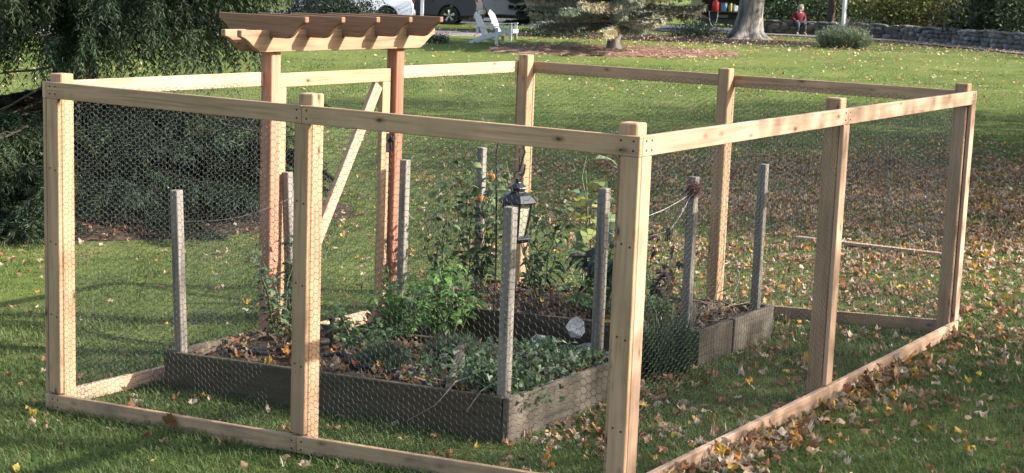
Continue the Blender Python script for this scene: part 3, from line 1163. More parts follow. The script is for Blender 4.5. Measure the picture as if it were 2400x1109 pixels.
def conifer(name, label, loc, height, radius, z_low, seed, col, fine_to=3.0, boughs=70, hang=.5, dens=1.0, droop=.5, bark_m=None,
            trunk_r=.22, up_boughs=60, needle=(.06, .012), dead=0, azr=None, lift=0.0, gap=None):
    r_ = np.random.default_rng(seed)
    t_ = thing(name, label, 'tree', loc)
    tr = MB()
    tr.tube([(0, 0, -.1), (.0, 0, .25), (.02, .01, height * .3), (0, .02, height * .65), (0, 0, height)],
            [trunk_r * 1.5, trunk_r, trunk_r * .8, trunk_r * .45, .02], 10)
    limbs = MB()
    cards = Cards()
    col0 = np.array(col)
    dead_m = MB()
    for b in range(boughs + up_boughs):
        fine = b < boughs
        col = col0 * r_.uniform(.55, 1.5) * np.array([r_.uniform(.9, 1.2), 1, r_.uniform(.8, 1.05)])
        z = (r_.uniform(z_low, fine_to) if gap is None else (r_.uniform(z_low, gap[0]) if r_.uniform() < gap[2] else r_.uniform(gap[1], fine_to))) if fine else fine_to + (height - fine_to) * r_.uniform(0, 1) ** 1.2 * .97
        az = r_.uniform(0, 2 * np.pi) if (azr is None or not fine or r_.uniform() < .25) else r_.uniform(*azr)
        Lb = radius * max(.06, (1 - z / height)) ** .8 * r_.uniform(.55, 1.12)
        nseg = 9
        t = np.linspace(0, 1, nseg)
        dz = lift * Lb * t - droop * Lb * (t ** 1.5) * r_.uniform(.6, 1.2) + droop * .45 * Lb * t ** 4
        wob = r_.normal(0, .05) * np.sin(t * 3) * Lb
        x = np.cos(az) * Lb * t - np.sin(az) * wob
        y = np.sin(az) * Lb * t + np.cos(az) * wob
        zz = z + dz
        gl = g(loc[0] + x, loc[1] + y) - loc[2] + .06
        zz = np.maximum(zz, gl)
        pts = np.stack([x, y, zz], 1)
        limbs.tube([tuple(p) for p in pts], list(np.linspace(.026 if fine else .05, .004, nseg) * (Lb / 3 + .3)), 4, cap=False)
        low_ = fine and gap is not None and z < gap[0]
        nb = int((46 if fine else 12) * dens * Lb / 3 * (1.25 if low_ else 1)) + 4
        u = r_.uniform(.10, 1, nb) ** .8
        base = np.stack([np.interp(u, t, pts[:, k]) for k in range(3)], 1)
        out = np.array([np.cos(az), np.sin(az), 0])
        sidev = np.array([-np.sin(az), np.cos(az), 0])
        sgn = np.where(r_.uniform(0, 1, nb) < .5, -1, 1)[:, None]
        d0 = unit(out * r_.uniform(.2, 1, (nb, 1)) + sidev * sgn * r_.uniform(.2, 1, (nb, 1)) + np.array([0, 0, -.25]))
        ln = hang * (.62 if low_ else 1) * r_.uniform(.35, 1.15, (nb, 1)) * (.6 + .6 * np.sin(np.pi * np.clip(u, .05, .98)))[:, None]
        m_ = 11 if fine else 5
        for k in range(m_):
            q = k / (m_ - 1)
            p = base + d0 * ln * (q * (1.0 if low_ else .45)) + np.array([0, 0, -1]) * ln * (q ** 1.3) * .9 * ((.35 if low_ else 1) if hang > .3 else .3)
            gl = g(loc[0] + p[:, 0], loc[1] + p[:, 1]) - loc[2] + .04
            p[:, 2] = np.maximum(p[:, 2], gl)
            ax_ = d0 * (1 - q * (.4 if low_ else 1)) + np.array([0, 0, -1.0]) * q * ((.4 if low_ else 1) if hang > .3 else .3)
            sc_k = 1 if fine else 3.2
            needles_along(cards, p, ax_, r_, 3 if fine else 3, needle[0] * sc_k, needle[1] * sc_k, col)
        # needles on the bough itself
        needles_along(cards, base, np.repeat(out[None], nb, 0), r_, 3, needle[0] * (1 if fine else 3), needle[1] * (1 if fine else 3), col)
    for k in range(dead):
        z = r_.uniform(z_low, fine_to)
        az = r_.uniform(*(azr or (0, 6.28)))
        Lb = radius * r_.uniform(.5, .95)
        p0 = np.array([0, 0, z])
        pts = [p0]
        d = np.array([np.cos(az), np.sin(az), -.25])
        for j_ in range(6):
            d = unit(d + r_.normal(0, .12, 3))
            pts.append(pts[-1] + d * Lb / 6)
        dead_m.tube([tuple(p) for p in pts], [.02, .016, .013, .010, .007, .005, .003], 4, cap=False)
        for j_ in range(5):
            q = pts[r_.integers(2, 6)]
            e = q + unit(d + r_.normal(0, .5, 3)) * r_.uniform(.2, .5)
            dead_m.tube([tuple(q), tuple((q + e) / 2 + r_.normal(0, .03, 3)), tuple(e)], [.006, .004, .002], 3, cap=False)
    tr.build('trunk', bark_m or BARK_D, t_, smooth=True)
    limbs.build('limbs', LIMB_D, t_, smooth=True)['kind'] = 'stuff'
    if dead:
        dead_m.build('bare_twigs', LIMB_P, t_, smooth=True)['kind'] = 'stuff'
    cards.build('crown', NEEDLE, t_)
    return t_


BARK_D = bark('dark_bark', (.035, .024, .02), (.10, .07, .055), 9)
BARK_G = bark('grey_bark', (.04, .034, .029), (.27, .245, .215), 4.5)
BARK_M = bark('mid_bark', (.075, .062, .052), (.19, .165, .145), 9)
LIMB_P = simple('bleached_twig', (.18, .155, .13), .9, 0, .3, 10, .2)
LIMB_D = simple('dark_limb', (.05, .037, .03), .9, 0, .4, 10, .2)
LIMB = simple('dead_limb', (.15, .12, .095), .9, 0, .35, 10, .2)

# the big spruce beyond the fence
sx, sy = -10.25, 6.35
conifer('spruce_tree', 'large dark drooping spruce sweeping the ground beside the fence', (sx, sy, gz(sx, sy)), 14, 2.85, .5, 51,
        (.026, .045, .023), fine_to=3.4, boughs=195, hang=.58, droop=.22, dens=2.1, trunk_r=.26, dead=9, azr=(-2.7, 1.1), needle=(.066, .013), gap=(1.34, 2.08, .56))


def grow(r_, start, d, length, rad, depth, out, leaves, spread=.6, gravity=.0, minlen=.5):
    """recursive limbs; collects tips"""
    p = np.array(start, float)
    pts, rads = [p.copy()], [rad]
    n = 4
    for k in range(n):
        d = unit(d + r_.normal(0, .13, 3) + np.array([0, 0, gravity]))
        p = p + d * length / n
        pts.append(p.copy())
        rads.append(rad * (1 - .45 * (k + 1) / n))
    out.append((pts, rads))
    if depth == 0 or length < minlen:
        leaves.append((p, d))
        return
    for k in range(3 if depth > 1 else 4):
        a = r_.normal(0, 1, 3)
        a = unit(a - (a @ d) * d)
        nd = unit(d + a * spread * r_.uniform(.6, 1.3))
        q = pts[r_.integers(2, n + 1)]
        grow(r_, q, nd, length * r_.uniform(.6, .8), rads[-1] * .75, depth - 1, out, leaves, spread, gravity, minlen)


def leaf_cards(cards, P, r_, per, sig, size, cols, flat=.5):
    n = len(P) * per
    c = np.repeat(P, per, 0) + r_.normal(0, 1, (n, 3)) * sig
    nrm = unit(r_.normal(0, 1, (n, 3)) + np.array([0, 0, flat]))
    u = unit(np.cross(nrm, r_.normal(0, 1, (n, 3))))
    v = np.cross(nrm, u)
    s_ = size * r_.uniform(.6, 1.3, (n, 1))
    V_ = np.stack([c - u * s_ * .6, c - v * s_ * .35, c + u * s_ * .6, c + v * s_ * .35], 1)
    V_[:, 2] += nrm * s_ * .12
    V_[:, 0] += nrm * s_ * .12
    col = np.array(cols)[r_.integers(0, len(cols), n)] * r_.uniform(.6, 1.35, (n, 1))
    cards.add(V_, QUAD, col)


def broadleaf(name, label, loc, seed, height, trunk_r, first, depth, cols, per, sig, size, bark_m, spread=.65, lean=(0, 0), flare=True, group=None, ridge=None, mat=None):
    r_ = np.random.default_rng(seed)
    t_ = thing(name, label, 'tree', loc, group=group)
    tr = MB()
    pts = [(0, 0, -.15), (0, 0, 0), (0, 0, .12), (.0, 0, .35), (lean[0] * .3, lean[1] * .3, .9), (lean[0] * .6, lean[1] * .6, first * .6), (lean[0], lean[1], first)]
    rd = [trunk_r * (2.0 if flare else 1.2), trunk_r * (1.75 if flare else 1.15), trunk_r * (1.4 if flare else 1.1), trunk_r * 1.15, trunk_r, trunk_r * .92, trunk_r * .85]
    nseg = 22
    tr.tube(pts, rd, nseg)
    # buttresses: uneven flare at the foot
    ph = r_.uniform(0, 6.28)
    vv = []
    for (x, y, z) in tr.v:
        k = max(0, 1 - z / .8)
        a = math.atan2(y, x)
        f = 1 + (.22 * math.sin(5 * a + ph) + .12 * math.sin(3 * a)) * k + .025 * math.sin(9 * a + z * 2)
        vv.append((x * f, y * f, z))
    tr.v = vv
    tr.build('trunk', bark_m, t_, smooth=True)
    out, tips = [], []
    for k in range(5):
        az = 6.28 * k / 5 + r_.uniform(-.4, .4)
        grow(r_, (lean[0], lean[1], first - r_.uniform(0, .15) * first), unit(np.array([math.cos(az) * .8, math.sin(az) * .8, r_.uniform(.4, 1.1)])),
             height * .34, trunk_r * .45, depth, out, tips, spread)
    lm = MB()
    for p, rr in out:
        lm.tube([tuple(q) for q in p], list(rr), 5, cap=False)
    lm.build('limbs', bark_m, t_, smooth=True)['kind'] = 'stuff'
    cards = Cards()
    P_ = np.array([p for p, d in tips])
    leaf_cards(cards, P_, r_, per, sig, size, cols)
    cards.build('crown', mat or LEAF, t_)
    return t_

# ------------------------------------------------------------------ background planting
def ground_at(s, l):
    x, y = plan(s, l)
    return (x, y, gz(x, y))

# lone conifer in its mulch ring
conifer('conifer_tree', 'grey green conifer with bare lower branches in a mulch ring', (-21.0, 38.4, gz(-21.0, 38.4)), 11, 3.6, .7, 61,
        (.27, .29, .225), fine_to=4.2, boughs=110, hang=.26, droop=.13, dens=1.5, trunk_r=.21, up_boughs=60, needle=(.16, .035), dead=22, bark_m=BARK_M, lift=.05)

MAPLE = [(.42, .26, .05), (.36, .16, .04), (.22, .20, .05), (.45, .34, .08)]
GREENS = [(.06, .10, .02), (.09, .12, .028), (.04, .075, .018), (.13, .13, .03)]

broadleaf('maple_tree', 'thick pale barked maple with flared roots at the lawn edge', (-21.0, 48.6, gz(-21.0, 48.6)), 62, 15, .46, 4.2, 3, MAPLE, 26, .55, .17, BARK_G, lean=(.25, .1))
x, y, z = ground_at(62, (2240 - 1200) / 3722 * 63)
broadleaf('shade_tree', 'straight grey brown tree trunk rising just behind the stone wall', (x, y, z), 63, 14, .30, 4.5, 3, MAPLE, 20, .55, .17, BARK_M, flare=False)
x, y, z = ground_at(71, (1921 - 1200) / 3722 * 71)
broadleaf('dark_tree', 'slim dark tree trunk behind the seated person', (x, y, z), 64, 12, .17, 4.0, 2, GREENS, 30, .6, .17, BARK_D, flare=False)


def shrub(name, label, loc, rx, ry, rz_, seed, cols, n, size, group=None, cat='shrub', ragged=.3, stems=7, base=.0, flat=.4, mat=None):
    r_ = np.random.default_rng(seed)
    t_ = thing(name, label, cat, loc, group=group)
    # clumps over an ellipsoid, then leaves round each clump
    nc = max(24, n // 45)
    d = unit(r_.normal(0, 1, (nc, 3)))
    d[:, 2] = np.abs(d[:, 2]) * 1.05 - .12
    rr = r_.uniform(.55, 1.0, (nc, 1)) * (1 + r_.normal(0, ragged * .4, (nc, 1)))
    P_ = d * rr * np.array([rx, ry, rz_]) + np.array([0, 0, base])
    P_[:, 2] = np.maximum(P_[:, 2], .05)
    cards = Cards()
    leaf_cards(cards, P_, r_, n // nc, np.array([rx, ry, rz_]) * .13 + .03, size, cols, flat)
    tone = r_.uniform(.75, 1.25, nc)
    cards.build('foliage', mat or LEAF, t_)
    st = MB()
    for k in range(stems):
        e = P_[r_.integers(0, nc)]
        b = np.array([r_.normal(0, rx * .08), r_.normal(0, ry * .08), -.05])
        m_ = (b + e) / 2 + r_.normal(0, .08, 3) * rx
        st.tube([tuple(b), tuple(m_), tuple(e * .95)], [.03 * rx + .006, .02 * rx + .004, .006], 5, cap=False)
    st.build('stems', LIMB, t_, smooth=True)
    return t_

YELLOWG = [(.13, .15, .03), (.09, .12, .025), (.17, .15, .035), (.06, .09, .02)]
DEEPG = [(.025, .05, .02), (.035, .07, .022), (.02, .04, .018), (.05, .08, .03)]
OLIVE = [(.11, .09, .03), (.08, .08, .03), (.15, .11, .04), (.05, .06, .02)]
kinds = [(DEEPG, 'deep green leafy shrub'), (YELLOWG, 'yellow green leafy shrub'),
         (OLIVE, 'olive brown leafy shrub')]
WHERE = ['behind the start of the stone wall beside the maple', 'directly behind the person sitting on the wall', 'between the slim dark trunk and the flagpole', 'behind the lavender bush, just past the flagpole',
         'behind the middle of the stone wall', 'behind the wall before the grey brown trunk', 'just past the grey brown trunk behind the wall', 'tall and dark at the high end of the wall',
         'beyond the tall dark shrub at the wall end', 'behind the maple trunk and the utility truck', 'tall behind the grey brown trunk']
for i, (u, s, rx, h, k) in enumerate([(1800, 76, 2.4, 2.6, 0), (1880, 75, 2.2, 2.3, 0), (1985, 73, 2.0, 2.2, 2), (2060, 70, 2.1, 2.6, 1), (2130, 69, 2.2, 2.4, 1),
                                      (2195, 68, 1.9, 2.2, 2), (2290, 62, 1.9, 2.8, 0), (2350, 61, 2.0, 3.4, 0), (2440, 58, 2.2, 3.0, 0), (1730, 78, 2.4, 2.6, 0), (2235, 72, 2.2, 3.2, 0)]):
    shrub('border_shrub', kinds[k][1] + ' ' + WHERE[i], ground_at(s, (u - 1200) / 3722 * s), rx, rx * .8, h, 200 + i, kinds[k][0], 2600, .15, 'shrubs behind the stone wall', base=.25)

shrub('yew_shrub', 'dense rounded dark yew beside the white vehicle', ground_at(56, (795 - 1200) / 3722 * 56), 1.5, 1.4, 1.25, 220, [(.014, .028, .012), (.02, .038, .016), (.028, .05, .02)], 9000, .07, base=.1, flat=.2)
shrub('yew_shrub', 'loose dark blue green evergreen next to the rounded yew', ground_at(60, (720 - 1200) / 3722 * 60), 1.6, 1.4, 1.7, 221, [(.014, .022, .018), (.02, .03, .024)], 7000, .08, base=.1, flat=.2)
shrub('boxwood_shrub', 'small grey green boxwood mound at the edge of the gravel pad', ground_at(51.5, (1010 - 1200) / 3722 * 51.5), .42, .4, .30, 222, [(.05, .07, .04), (.07, .09, .06)], 1500, .045)
conifer('hemlock_tree', 'dark hemlock with low boughs in front of the parked truck', ground_at(60, (1262 - 1200) / 3722 * 60), 8, 1.9, .35, 66,
        (.024, .042, .022), fine_to=3.0, boughs=60, hang=.3, droop=.22, dens=1.3, trunk_r=.14, up_boughs=40, needle=(.13, .03))
shrub('low_juniper', 'low spreading grey green juniper near the utility truck', ground_at(59, (1615 - 1200) / 3722 * 59), 1.1, .9, .55, 223, [(.06, .08, .05), (.09, .11, .07)], 2600, .07)
shrub('low_juniper', 'low dark green juniper in the bed below the hemlock', ground_at(56.5, (1285 - 1200) / 3722 * 56.5), 1.3, .8, .42, 224, [(.03, .055, .025), (.05, .075, .035)], 2600, .06)

# far woodland closing the view
r_ = np.random.default_rng(300)
cards = Cards()
nw_ = 520
s_ = r_.uniform(92, 118, nw_)
l_ = r_.uniform(-62, 66, nw_)
px = CAM.x + FH[0] * s_ + RH[0] * l_
py = CAM.y + FH[1] * s_ + RH[1] * l_
Pw = np.stack([px, py, g(px, py) + np.abs(r_.normal(0, 4.2, nw_)) + .4], 1)
leaf_cards(cards, Pw, r_, 60, np.array([1.5, 1.5, 1.1]), .42, DEEPG + OLIVE[:2] + YELLOWG[:1], .3)
tag(cards.build('woodland', LEAF), 'dense dark wood closing the view beyond the garden', 'woods', kind='stuff')

# trees outside the picture that shade this lawn
first = broadleaf('lawn_maple', 'spreading autumn maple that shades the lawn beside the garden', (0, 0, 0), 71, 15, .33, 3.6, 3, MAPLE, 85, .68, .21, BARK_M)
spots = [(24, 24, .3, .85), (28, 16.5, 1.7, .6), (20, 15.5, 3.1, .55), (17.5, 22, 2.0, .6), (49.5, 31, 4.0, .42), (62, 36, 5.2, .8), (4.0, 14, 2.2, .6), (6.5, 21, 4.4, .62), (0, 19, .9, .8), (8.6, 12.5, 1.2, .42), (26, 16.5, 2.6, .8), (19, 13.5, 5.6, .55), (56.5, 27, 3.7, .8)]
for k, (s, l, rz, sc) in enumerate(spots):
    o = first if k == 0 else copy_tree(first)
    o.location = ground_at(s, l)
    o.rotation_euler = (0, 0, rz)
    o.scale = (sc, sc, sc)
    o['group'] = 'maples shading the lawn'

# ------------------------------------------------------------------ dry stone wall
STONE = [simple('fieldstone_%s' % n_, c, .9, 0, .35, 7, .2, .5) for n_, c in (('grey', (.15, .148, .14)), ('brown', (.17, .14, .115)), ('dark', (.095, .095, .095)), ('pale', (.23, .22, .20)))]
def rock_mesh(seed, mat):
    r2 = np.random.default_rng(seed)
    bm = bmesh.new()
    bmesh.ops.create_icosphere(bm, subdivisions=2, radius=1)
    ph = r2.uniform(0, 6.28, 6)
    for v in bm.verts:
        p = np.array(v.co)
        q = np.sign(p) * np.abs(p) ** .55
        q *= 1 + .10 * math.sin(2.3 * p[0] + ph[0]) + .09 * math.sin(3.1 * p[1] + ph[1] + 2 * p[2]) + .07 * math.sin(4 * p[2] + ph[2] + p[0] * 2)
        v.co = q * .5
    me = bpy.data.meshes.new('stone')
    bm.to_mesh(me)
    bm.free()
    me.materials.append(mat)
    return me
rocks = [rock_mesh(400 + k, STONE[k % 4]) for k in range(12)]
wp = [np.array(p) for p in ((-25.2, 57.4), (-22.4, 58.6), (-18.9, 58.7), (-11.9, 51.7), (-5.0, 44.5))]
wall = thing('stone_wall', 'low dry stacked fieldstone wall along the back of the lawn', 'wall', (-18.9, 58.7, gz(-18.9, 58.7)))
cum = [0]
for a, b in zip(wp[:-1], wp[1:]):
    cum.append(cum[-1] + float(np.linalg.norm(b - a)))
def along(d):
    for k in range(len(wp) - 1):
        if d <= cum[k + 1] or k == len(wp) - 2:
            t = (d - cum[k]) / (cum[k + 1] - cum[k])
            v = (wp[k + 1] - wp[k]) / (cum[k + 1] - cum[k])
            return wp[k] + v * (d - cum[k]), v
rs = random.Random(5)
core = MB()
nco = 40
prev = None
for k in range(nco):
    d = cum[-1] * k / nco + .1
    p, v = along(d)
    core.box((p[0] - wall.location.x, p[1] - wall.location.y, gz(p[0], p[1]) - wall.location.z + .22), (cum[-1] / nco * .99, .22, .5), Matrix.Rotation(math.atan2(v[1], v[0]), 3, 'Z'))
core.build('rubble_core', STONE[2], wall)
courses = [(.0, .19, .30, .62), (.165, .17, .26, .55), (.32, .155, .26, .55), (.46, .10, .40, .85)]
for ci_, (z0, hgt, l0, l1) in enumerate(courses):
    d = rs.uniform(0, .2)
    while d < cum[-1]:
        ln = rs.uniform(l0, l1)
        p, v = along(min(d + ln / 2, cum[-1]))
        hs = hgt * rs.uniform(.85, 1.45)
        o = link('stone', rs.choice(rocks), wall)
        lx = 1 + .18 * min(1, d / 20)
        o.location = (p[0] - wall.location.x + rs.uniform(-.03, .03), p[1] - wall.location.y + rs.uniform(-.03, .03), gz(p[0], p[1]) - wall.location.z + (z0 + hgt / 2) * lx + rs.uniform(-.01, .01))
        o.rotation_euler = (rs.uniform(-.1, .1), rs.uniform(-.12, .12), math.atan2(v[1], v[0]) + rs.uniform(-.12, .12))
        o.scale = (ln * 1.0, rs.uniform(.36, .46), hs * 1.0)
        d += ln * .97

# ------------------------------------------------------------------ lavender, poles
r_ = np.random.default_rng(91)
lav = thing('lavender_bush', 'pale grey green lavender bush around the white flagpole', 'bush', ground_at(54.5, (1955 - 1200) / 3722 * 54.5))
cards = Cards()
nst = 900
az = r_.uniform(0, 6.28, nst)
rad_ = np.sqrt(r_.uniform(0, 1, nst))
cl_ = r_.integers(0, 7, nst)
cc_ = np.array([(-.55, .0, .8), (-.25, -.2, 1.0), (.1, .1, 1.1), (.35, -.15, .95), (.6, .05, .75), (0, -.3, .85), (-.1, .3, .9)])
bx = np.stack([np.cos(az) * rad_ * .15 + (RH[0] * cc_[cl_, 0] + FH[0] * cc_[cl_, 1]) , np.sin(az) * rad_ * .15 + (RH[1] * cc_[cl_, 0] + FH[1] * cc_[cl_, 1]), np.zeros(nst)], 1)
dv = unit(np.stack([np.cos(az) * rad_ * .9, np.sin(az) * rad_ * .9, np.ones(nst)], 1))
ln_ = r_.uniform(.22, .85, (nst, 1)) * (1 - .25 * rad_[:, None]) * cc_[cl_, 2:3]
for q in (.1, .25, .4, .55, .7, .85, 1.0):
    needles_along(cards, bx + dv * ln_ * q, dv, r_, 6, .12, .026, (.32, .37, .24), .9, 0)
cards.build('foliage', NEEDLE, lav)
cards = Cards()
nsp = 46
az = r_.uniform(-.9, .9, nsp)
bx = np.stack([RH[0] * r_.uniform(-.7, .9, nsp), RH[1] * r_.uniform(-.7, .9, nsp), np.full(nsp, .30)], 1)
dv = unit(np.stack([RH[0] * r_.uniform(.1, .9, nsp), RH[1] * r_.uniform(.1, .9, nsp), np.ones(nsp)], 1))
for q in np.linspace(0, .7, 8):
    needles_along(cards, bx + dv * q, dv, r_, 2, .09, .018, (.20, .18, .17), .25, 0)
cards.build('flower_spikes', NEEDLE, lav)

WHITE = simple('white_paint', (.68, .69, .70), .5, 0, .05, 5)
x, y, z = ground_at(54.7, (1950 - 1200) / 3722 * 54.7)
fp = thing('flagpole', 'white flagpole standing in the lavender bush', 'flagpole', (x, y, z))
MB().tube([(0, 0, -.1), (0, 0, 3), (0, 0, 7.0)], [.07, .06, .035], 16).build('pole', WHITE, fp, smooth=True)
MB().lathe([(.0, 7.14), (.05, 7.1), (.07, 7.05), (.05, 6.99), (.0, 6.96)], 14).build('ball_finial', WHITE, fp, smooth=True)
MB().tube([(.05, 0, 1.3), (.085, 0, 1.3), (.085, 0, 1.42), (.05, 0, 1.42)], .012, 6).build('rope_cleat', WHITE, fp, smooth=True)
MB().tube([(.075, 0, .9), (.078, .01, 3.5), (.05, 0, 6.9)], .008, 5).build('halyard', WHITE, fp, smooth=True)

x, y, z = ground_at(59, (972 - 1200) / 3722 * 59)
wp_ = thing('lamp_post', 'white square post standing in front of the grey vehicle', 'post', (x, y, z), R(30))
MB().box((0, 0, 1.15), (.12, .12, 2.3)).build('post', WHITE, wp_, bevel=.01)
MB().box((0, 0, .12), (.18, .18, .24)).build('base_collar', WHITE, wp_, bevel=.01)
mb = MB().box((0, 0, 2.33), (.17, .17, .05))
mb.lathe([(.11, 2.36), (.0, 2.46)], 4, phase=R(45))
mb.build('cap', WHITE, wp_, bevel=.006)

# ------------------------------------------------------------------ vehicles
def paint(name, col, rough=.25, metal=.0, coat=.35):
    m, nt, N, L, B = nodes(name)
    tc = N.new('ShaderNodeTexCoord')
    n_ = noise(N, L, tc.outputs['Object'], 3, 4)
    r1 = ramp(N, [(.3, tuple(c * .94 for c in col)), (.7, col)])
    L.new(n_.outputs[0], r1.inputs[0])
    L.new(r1.outputs[0], B.inputs['Base Color'])
    B.inputs['Roughness'].default_value = rough
    B.inputs['Metallic'].default_value = metal
    B.inputs['Coat Weight'].default_value = coat
    B.inputs['Specular IOR Level'].default_value = .5 if coat else .2
    B.inputs['Coat Roughness'].default_value = .1
    return m
GLASS = simple('tinted_glass', (.012, .014, .016), .06, 0, .1, 3, .8)
TYRE = simple('tyre_rubber', (.018, .018, .018), .85, 0, .2, 30)
ALLOY = simple('alloy', (.55, .55, .56), .3, .9, .1, 10)
CHROME = simple('chrome', (.7, .7, .72), .15, 1, .05, 5)
REDL = simple('tail_lens', (.14, .012, .012), .25, 0, .1, 10, .6)
PLASTIC = simple('black_plastic', (.022, .022, .024), .6, 0, .2, 20)

def vehicle(name, label, loc, rz, ln, wd, ht, belt, pm, rim_m, wb, wr=.36, bed=False, roof_front=.25):
    t_ = thing(name, label, 'vehicle', loc, rz)
    h2, hw = ln / 2, wd / 2
    sill = .30
    def arch(cx):
        n_ = 10
        return [(cx + (wr + .07) * math.cos(math.pi - math.pi * k / n_), .33 + (wr + .07) * math.sin(math.pi * k / n_)) for k in range(n_ + 1)]
    fr, rr = wb / 2 + .05, -wb / 2 + .05
    poly = [(-h2 + .10, .36)] + [(x_, max(z_, sill)) for x_, z_ in arch(rr)] + [(x_, max(z_, sill)) for x_, z_ in arch(fr)]
    poly += [(h2 - .12, .32), (h2, .48), (h2, .70), (h2 - .10, belt - .14), (h2 - .95, belt - .02), (h2 - 1.2, belt), (-h2 + .06, belt), (-h2, belt - .25), (-h2, .62), (-h2 + .03, .42)]
    mb_ = MB().prism(poly, 'Y', -hw, hw)
    # tumblehome: pull the upper edge in
    mb_.v = [(x_, y_ * (1 - .05 * max(0, (z_ - .75) / (belt - .75 + 1e-6))), z_) for x_, y_, z_ in mb_.v]
    mb_.build('body', pm, t_, bevel=.035, smooth=True)
    if bed:
        cab = [(-.55, belt - .01), (1.35, belt - .01), (.65, ht - .02), (.2, ht), (-.35, ht), (-.5, ht - .1)]
        wins = [[(-.42, belt + .05), (.30, belt + .05), (.30, ht - .12), (-.36, ht - .12)], [(.38, belt + .05), (1.12, belt + .05), (.62, ht - .12), (.38, ht - .12)]]
    else:
        cab = [(-h2 + .08, belt - .01), (h2 - 1.05, belt - .01), (h2 - 1.9, ht - .05), (h2 - 2.3, ht), (-h2 + .55, ht), (-h2 + .28, ht - .06)]
        x1 = h2 - 1.32
        wins = [[(-h2 + .35, belt + .06), (-h2 + 1.05, belt + .06), (-h2 + 1.05, ht - .14), (-h2 + .5, ht - .14)],
                [(-h2 + 1.13, belt + .05), (-.05, belt + .05), (-.05, ht - .13), (-h2 + 1.13, ht - .13)],
                [(.05, belt + .05), (x1 - .02, belt + .05), (x1 - .62, ht - .13), (.05, ht - .13)]]
    mc = MB().prism(cab, 'Y', -hw + .08, hw - .08)
    ti = lambda y_, z_: y_ * (1 - .12 * max(0, (z_ - belt) / (ht - belt)))
    mc.v = [(x_, ti(y_, z_), z_) for x_, y_, z_ in mc.v]
    mc.build('cabin', pm, t_, bevel=.03, smooth=True)
    for sgn in (-1, 1):
        for w_ in wins:
            mw = MB().prism(w_, 'Y', sgn * (hw - .076) - .004, sgn * (hw - .076) + .004)
            mw.v = [(x_, ti(y_, z_), z_) for x_, y_, z_ in mw.v]
            mw.build('window', GLASS, t_)
        # door panels with handles
        for xa_, xb_ in (((-.02, wb / 2 - wr - .12) if not bed else (-.5, wb / 2 - wr - .15)), ((-wb / 2 + wr + .16), -.05)) if not bed else (((-.5), .95),):
            d_ = MB().prism([(xa_, sill + .08), (xb_, sill + .08), (xb_, belt - .03), (xa_, belt - .03)], 'Y', sgn * (hw - .0) - .012, sgn * (hw - .0) + .006)
            d_.v = [(x_, y_ * (1 - .05 * max(0, (z_ - .75) / (belt - .75))), z_) for x_, y_, z_ in d_.v]
            do = d_.build('door', pm, t_, bevel=.004, smooth=True)
            MB().box((xa_ + .16, sgn * (hw * .975 + .016), belt - .14), (.18, .03, .035)).build('handle', pm, do, bevel=.006)
        MB().box((-h2 + .02, sgn * (hw - .13), belt + .02), (.09, .16, .40)).build('tail_light', REDL, t_, bevel=.02)
        MB().box((h2 - .08, sgn * (hw - .22), .70), (.16, .34, .16)).build('headlight', CHROME, t_, bevel=.03)
        MB().box((-h2 + .0, sgn * (hw - .22), .52), (.03, .22, .05)).build('reflector', REDL, t_, bevel=.008)
        for cx in (fr, rr):
            w_ = thing('wheel', None, None, (cx, sgn * (hw - .11), .33 if wr < .37 else .35))
            w_.parent = t_
            k = sgn
            MB().lathe([(wr * .62, -.10), (wr * .9, -.11), (wr, -.085), (wr * 1.01, 0), (wr, .085), (wr * .9, .11), (wr * .62, .10)], 28, axis='Y').build('tyre', TYRE, w_, smooth=True)
            rm = MB().lathe([(wr * .64, -.09), (wr * .62, .07 * k), (wr * .66, .10 * k)], 28, axis='Y')
            rm.lathe([(.0, .085 * k), (.07, .085 * k), (.075, .05 * k)], 14, axis='Y')
            for q in range(5):
                a = 2 * math.pi * q / 5 + .3
                for db in (-.13, .13):
                    c0 = Vector((math.cos(a) * .05, .07 * k, math.sin(a) * .05))
                    c1 = Vector((math.cos(a + db) * wr * .63, .08 * k, math.sin(a + db) * wr * .63))
                    rm.tube([c0, c1], [.028, .034], 5)
            rm.build('rim', rim_m, w_, smooth=True)
            MB().lathe([(0, .0), (wr * .6, .0), (wr * .6, .01)], 20, axis='Y').build('brake_disc', PLASTIC, w_)
    MB().box((-h2 - .01, 0, .50), (.14, wd * .92, .22)).build('rear_bumper', pm, t_, bevel=.05, smooth=True)
    MB().box((h2 - .0, 0, .46), (.12, wd * .9, .24)).build('front_bumper', PLASTIC, t_, bevel=.05, smooth=True)
    MB().box((0, 0, .28), (ln * .86, wd * .8, .16)).build('underbody', PLASTIC, t_)
    if bed:
        MB().box((-h2 + .05, 0, belt - .22), (.05, wd * .86, .40)).build('tailgate', pm, t_, bevel=.01)
    else:
        mw = MB().prism([(-hw * .72, belt + .08), (hw * .72, belt + .08), (hw * .62, ht - .16), (-hw * .62, ht - .16)], 'X', -h2 + .085, -h2 + .16)
        mw.v = [(x_ + .16 * (z_ - belt) / (ht - belt), y_, z_) for x_, y_, z_ in mw.v]
        mw.build('rear_window', GLASS, t_)
    return t_

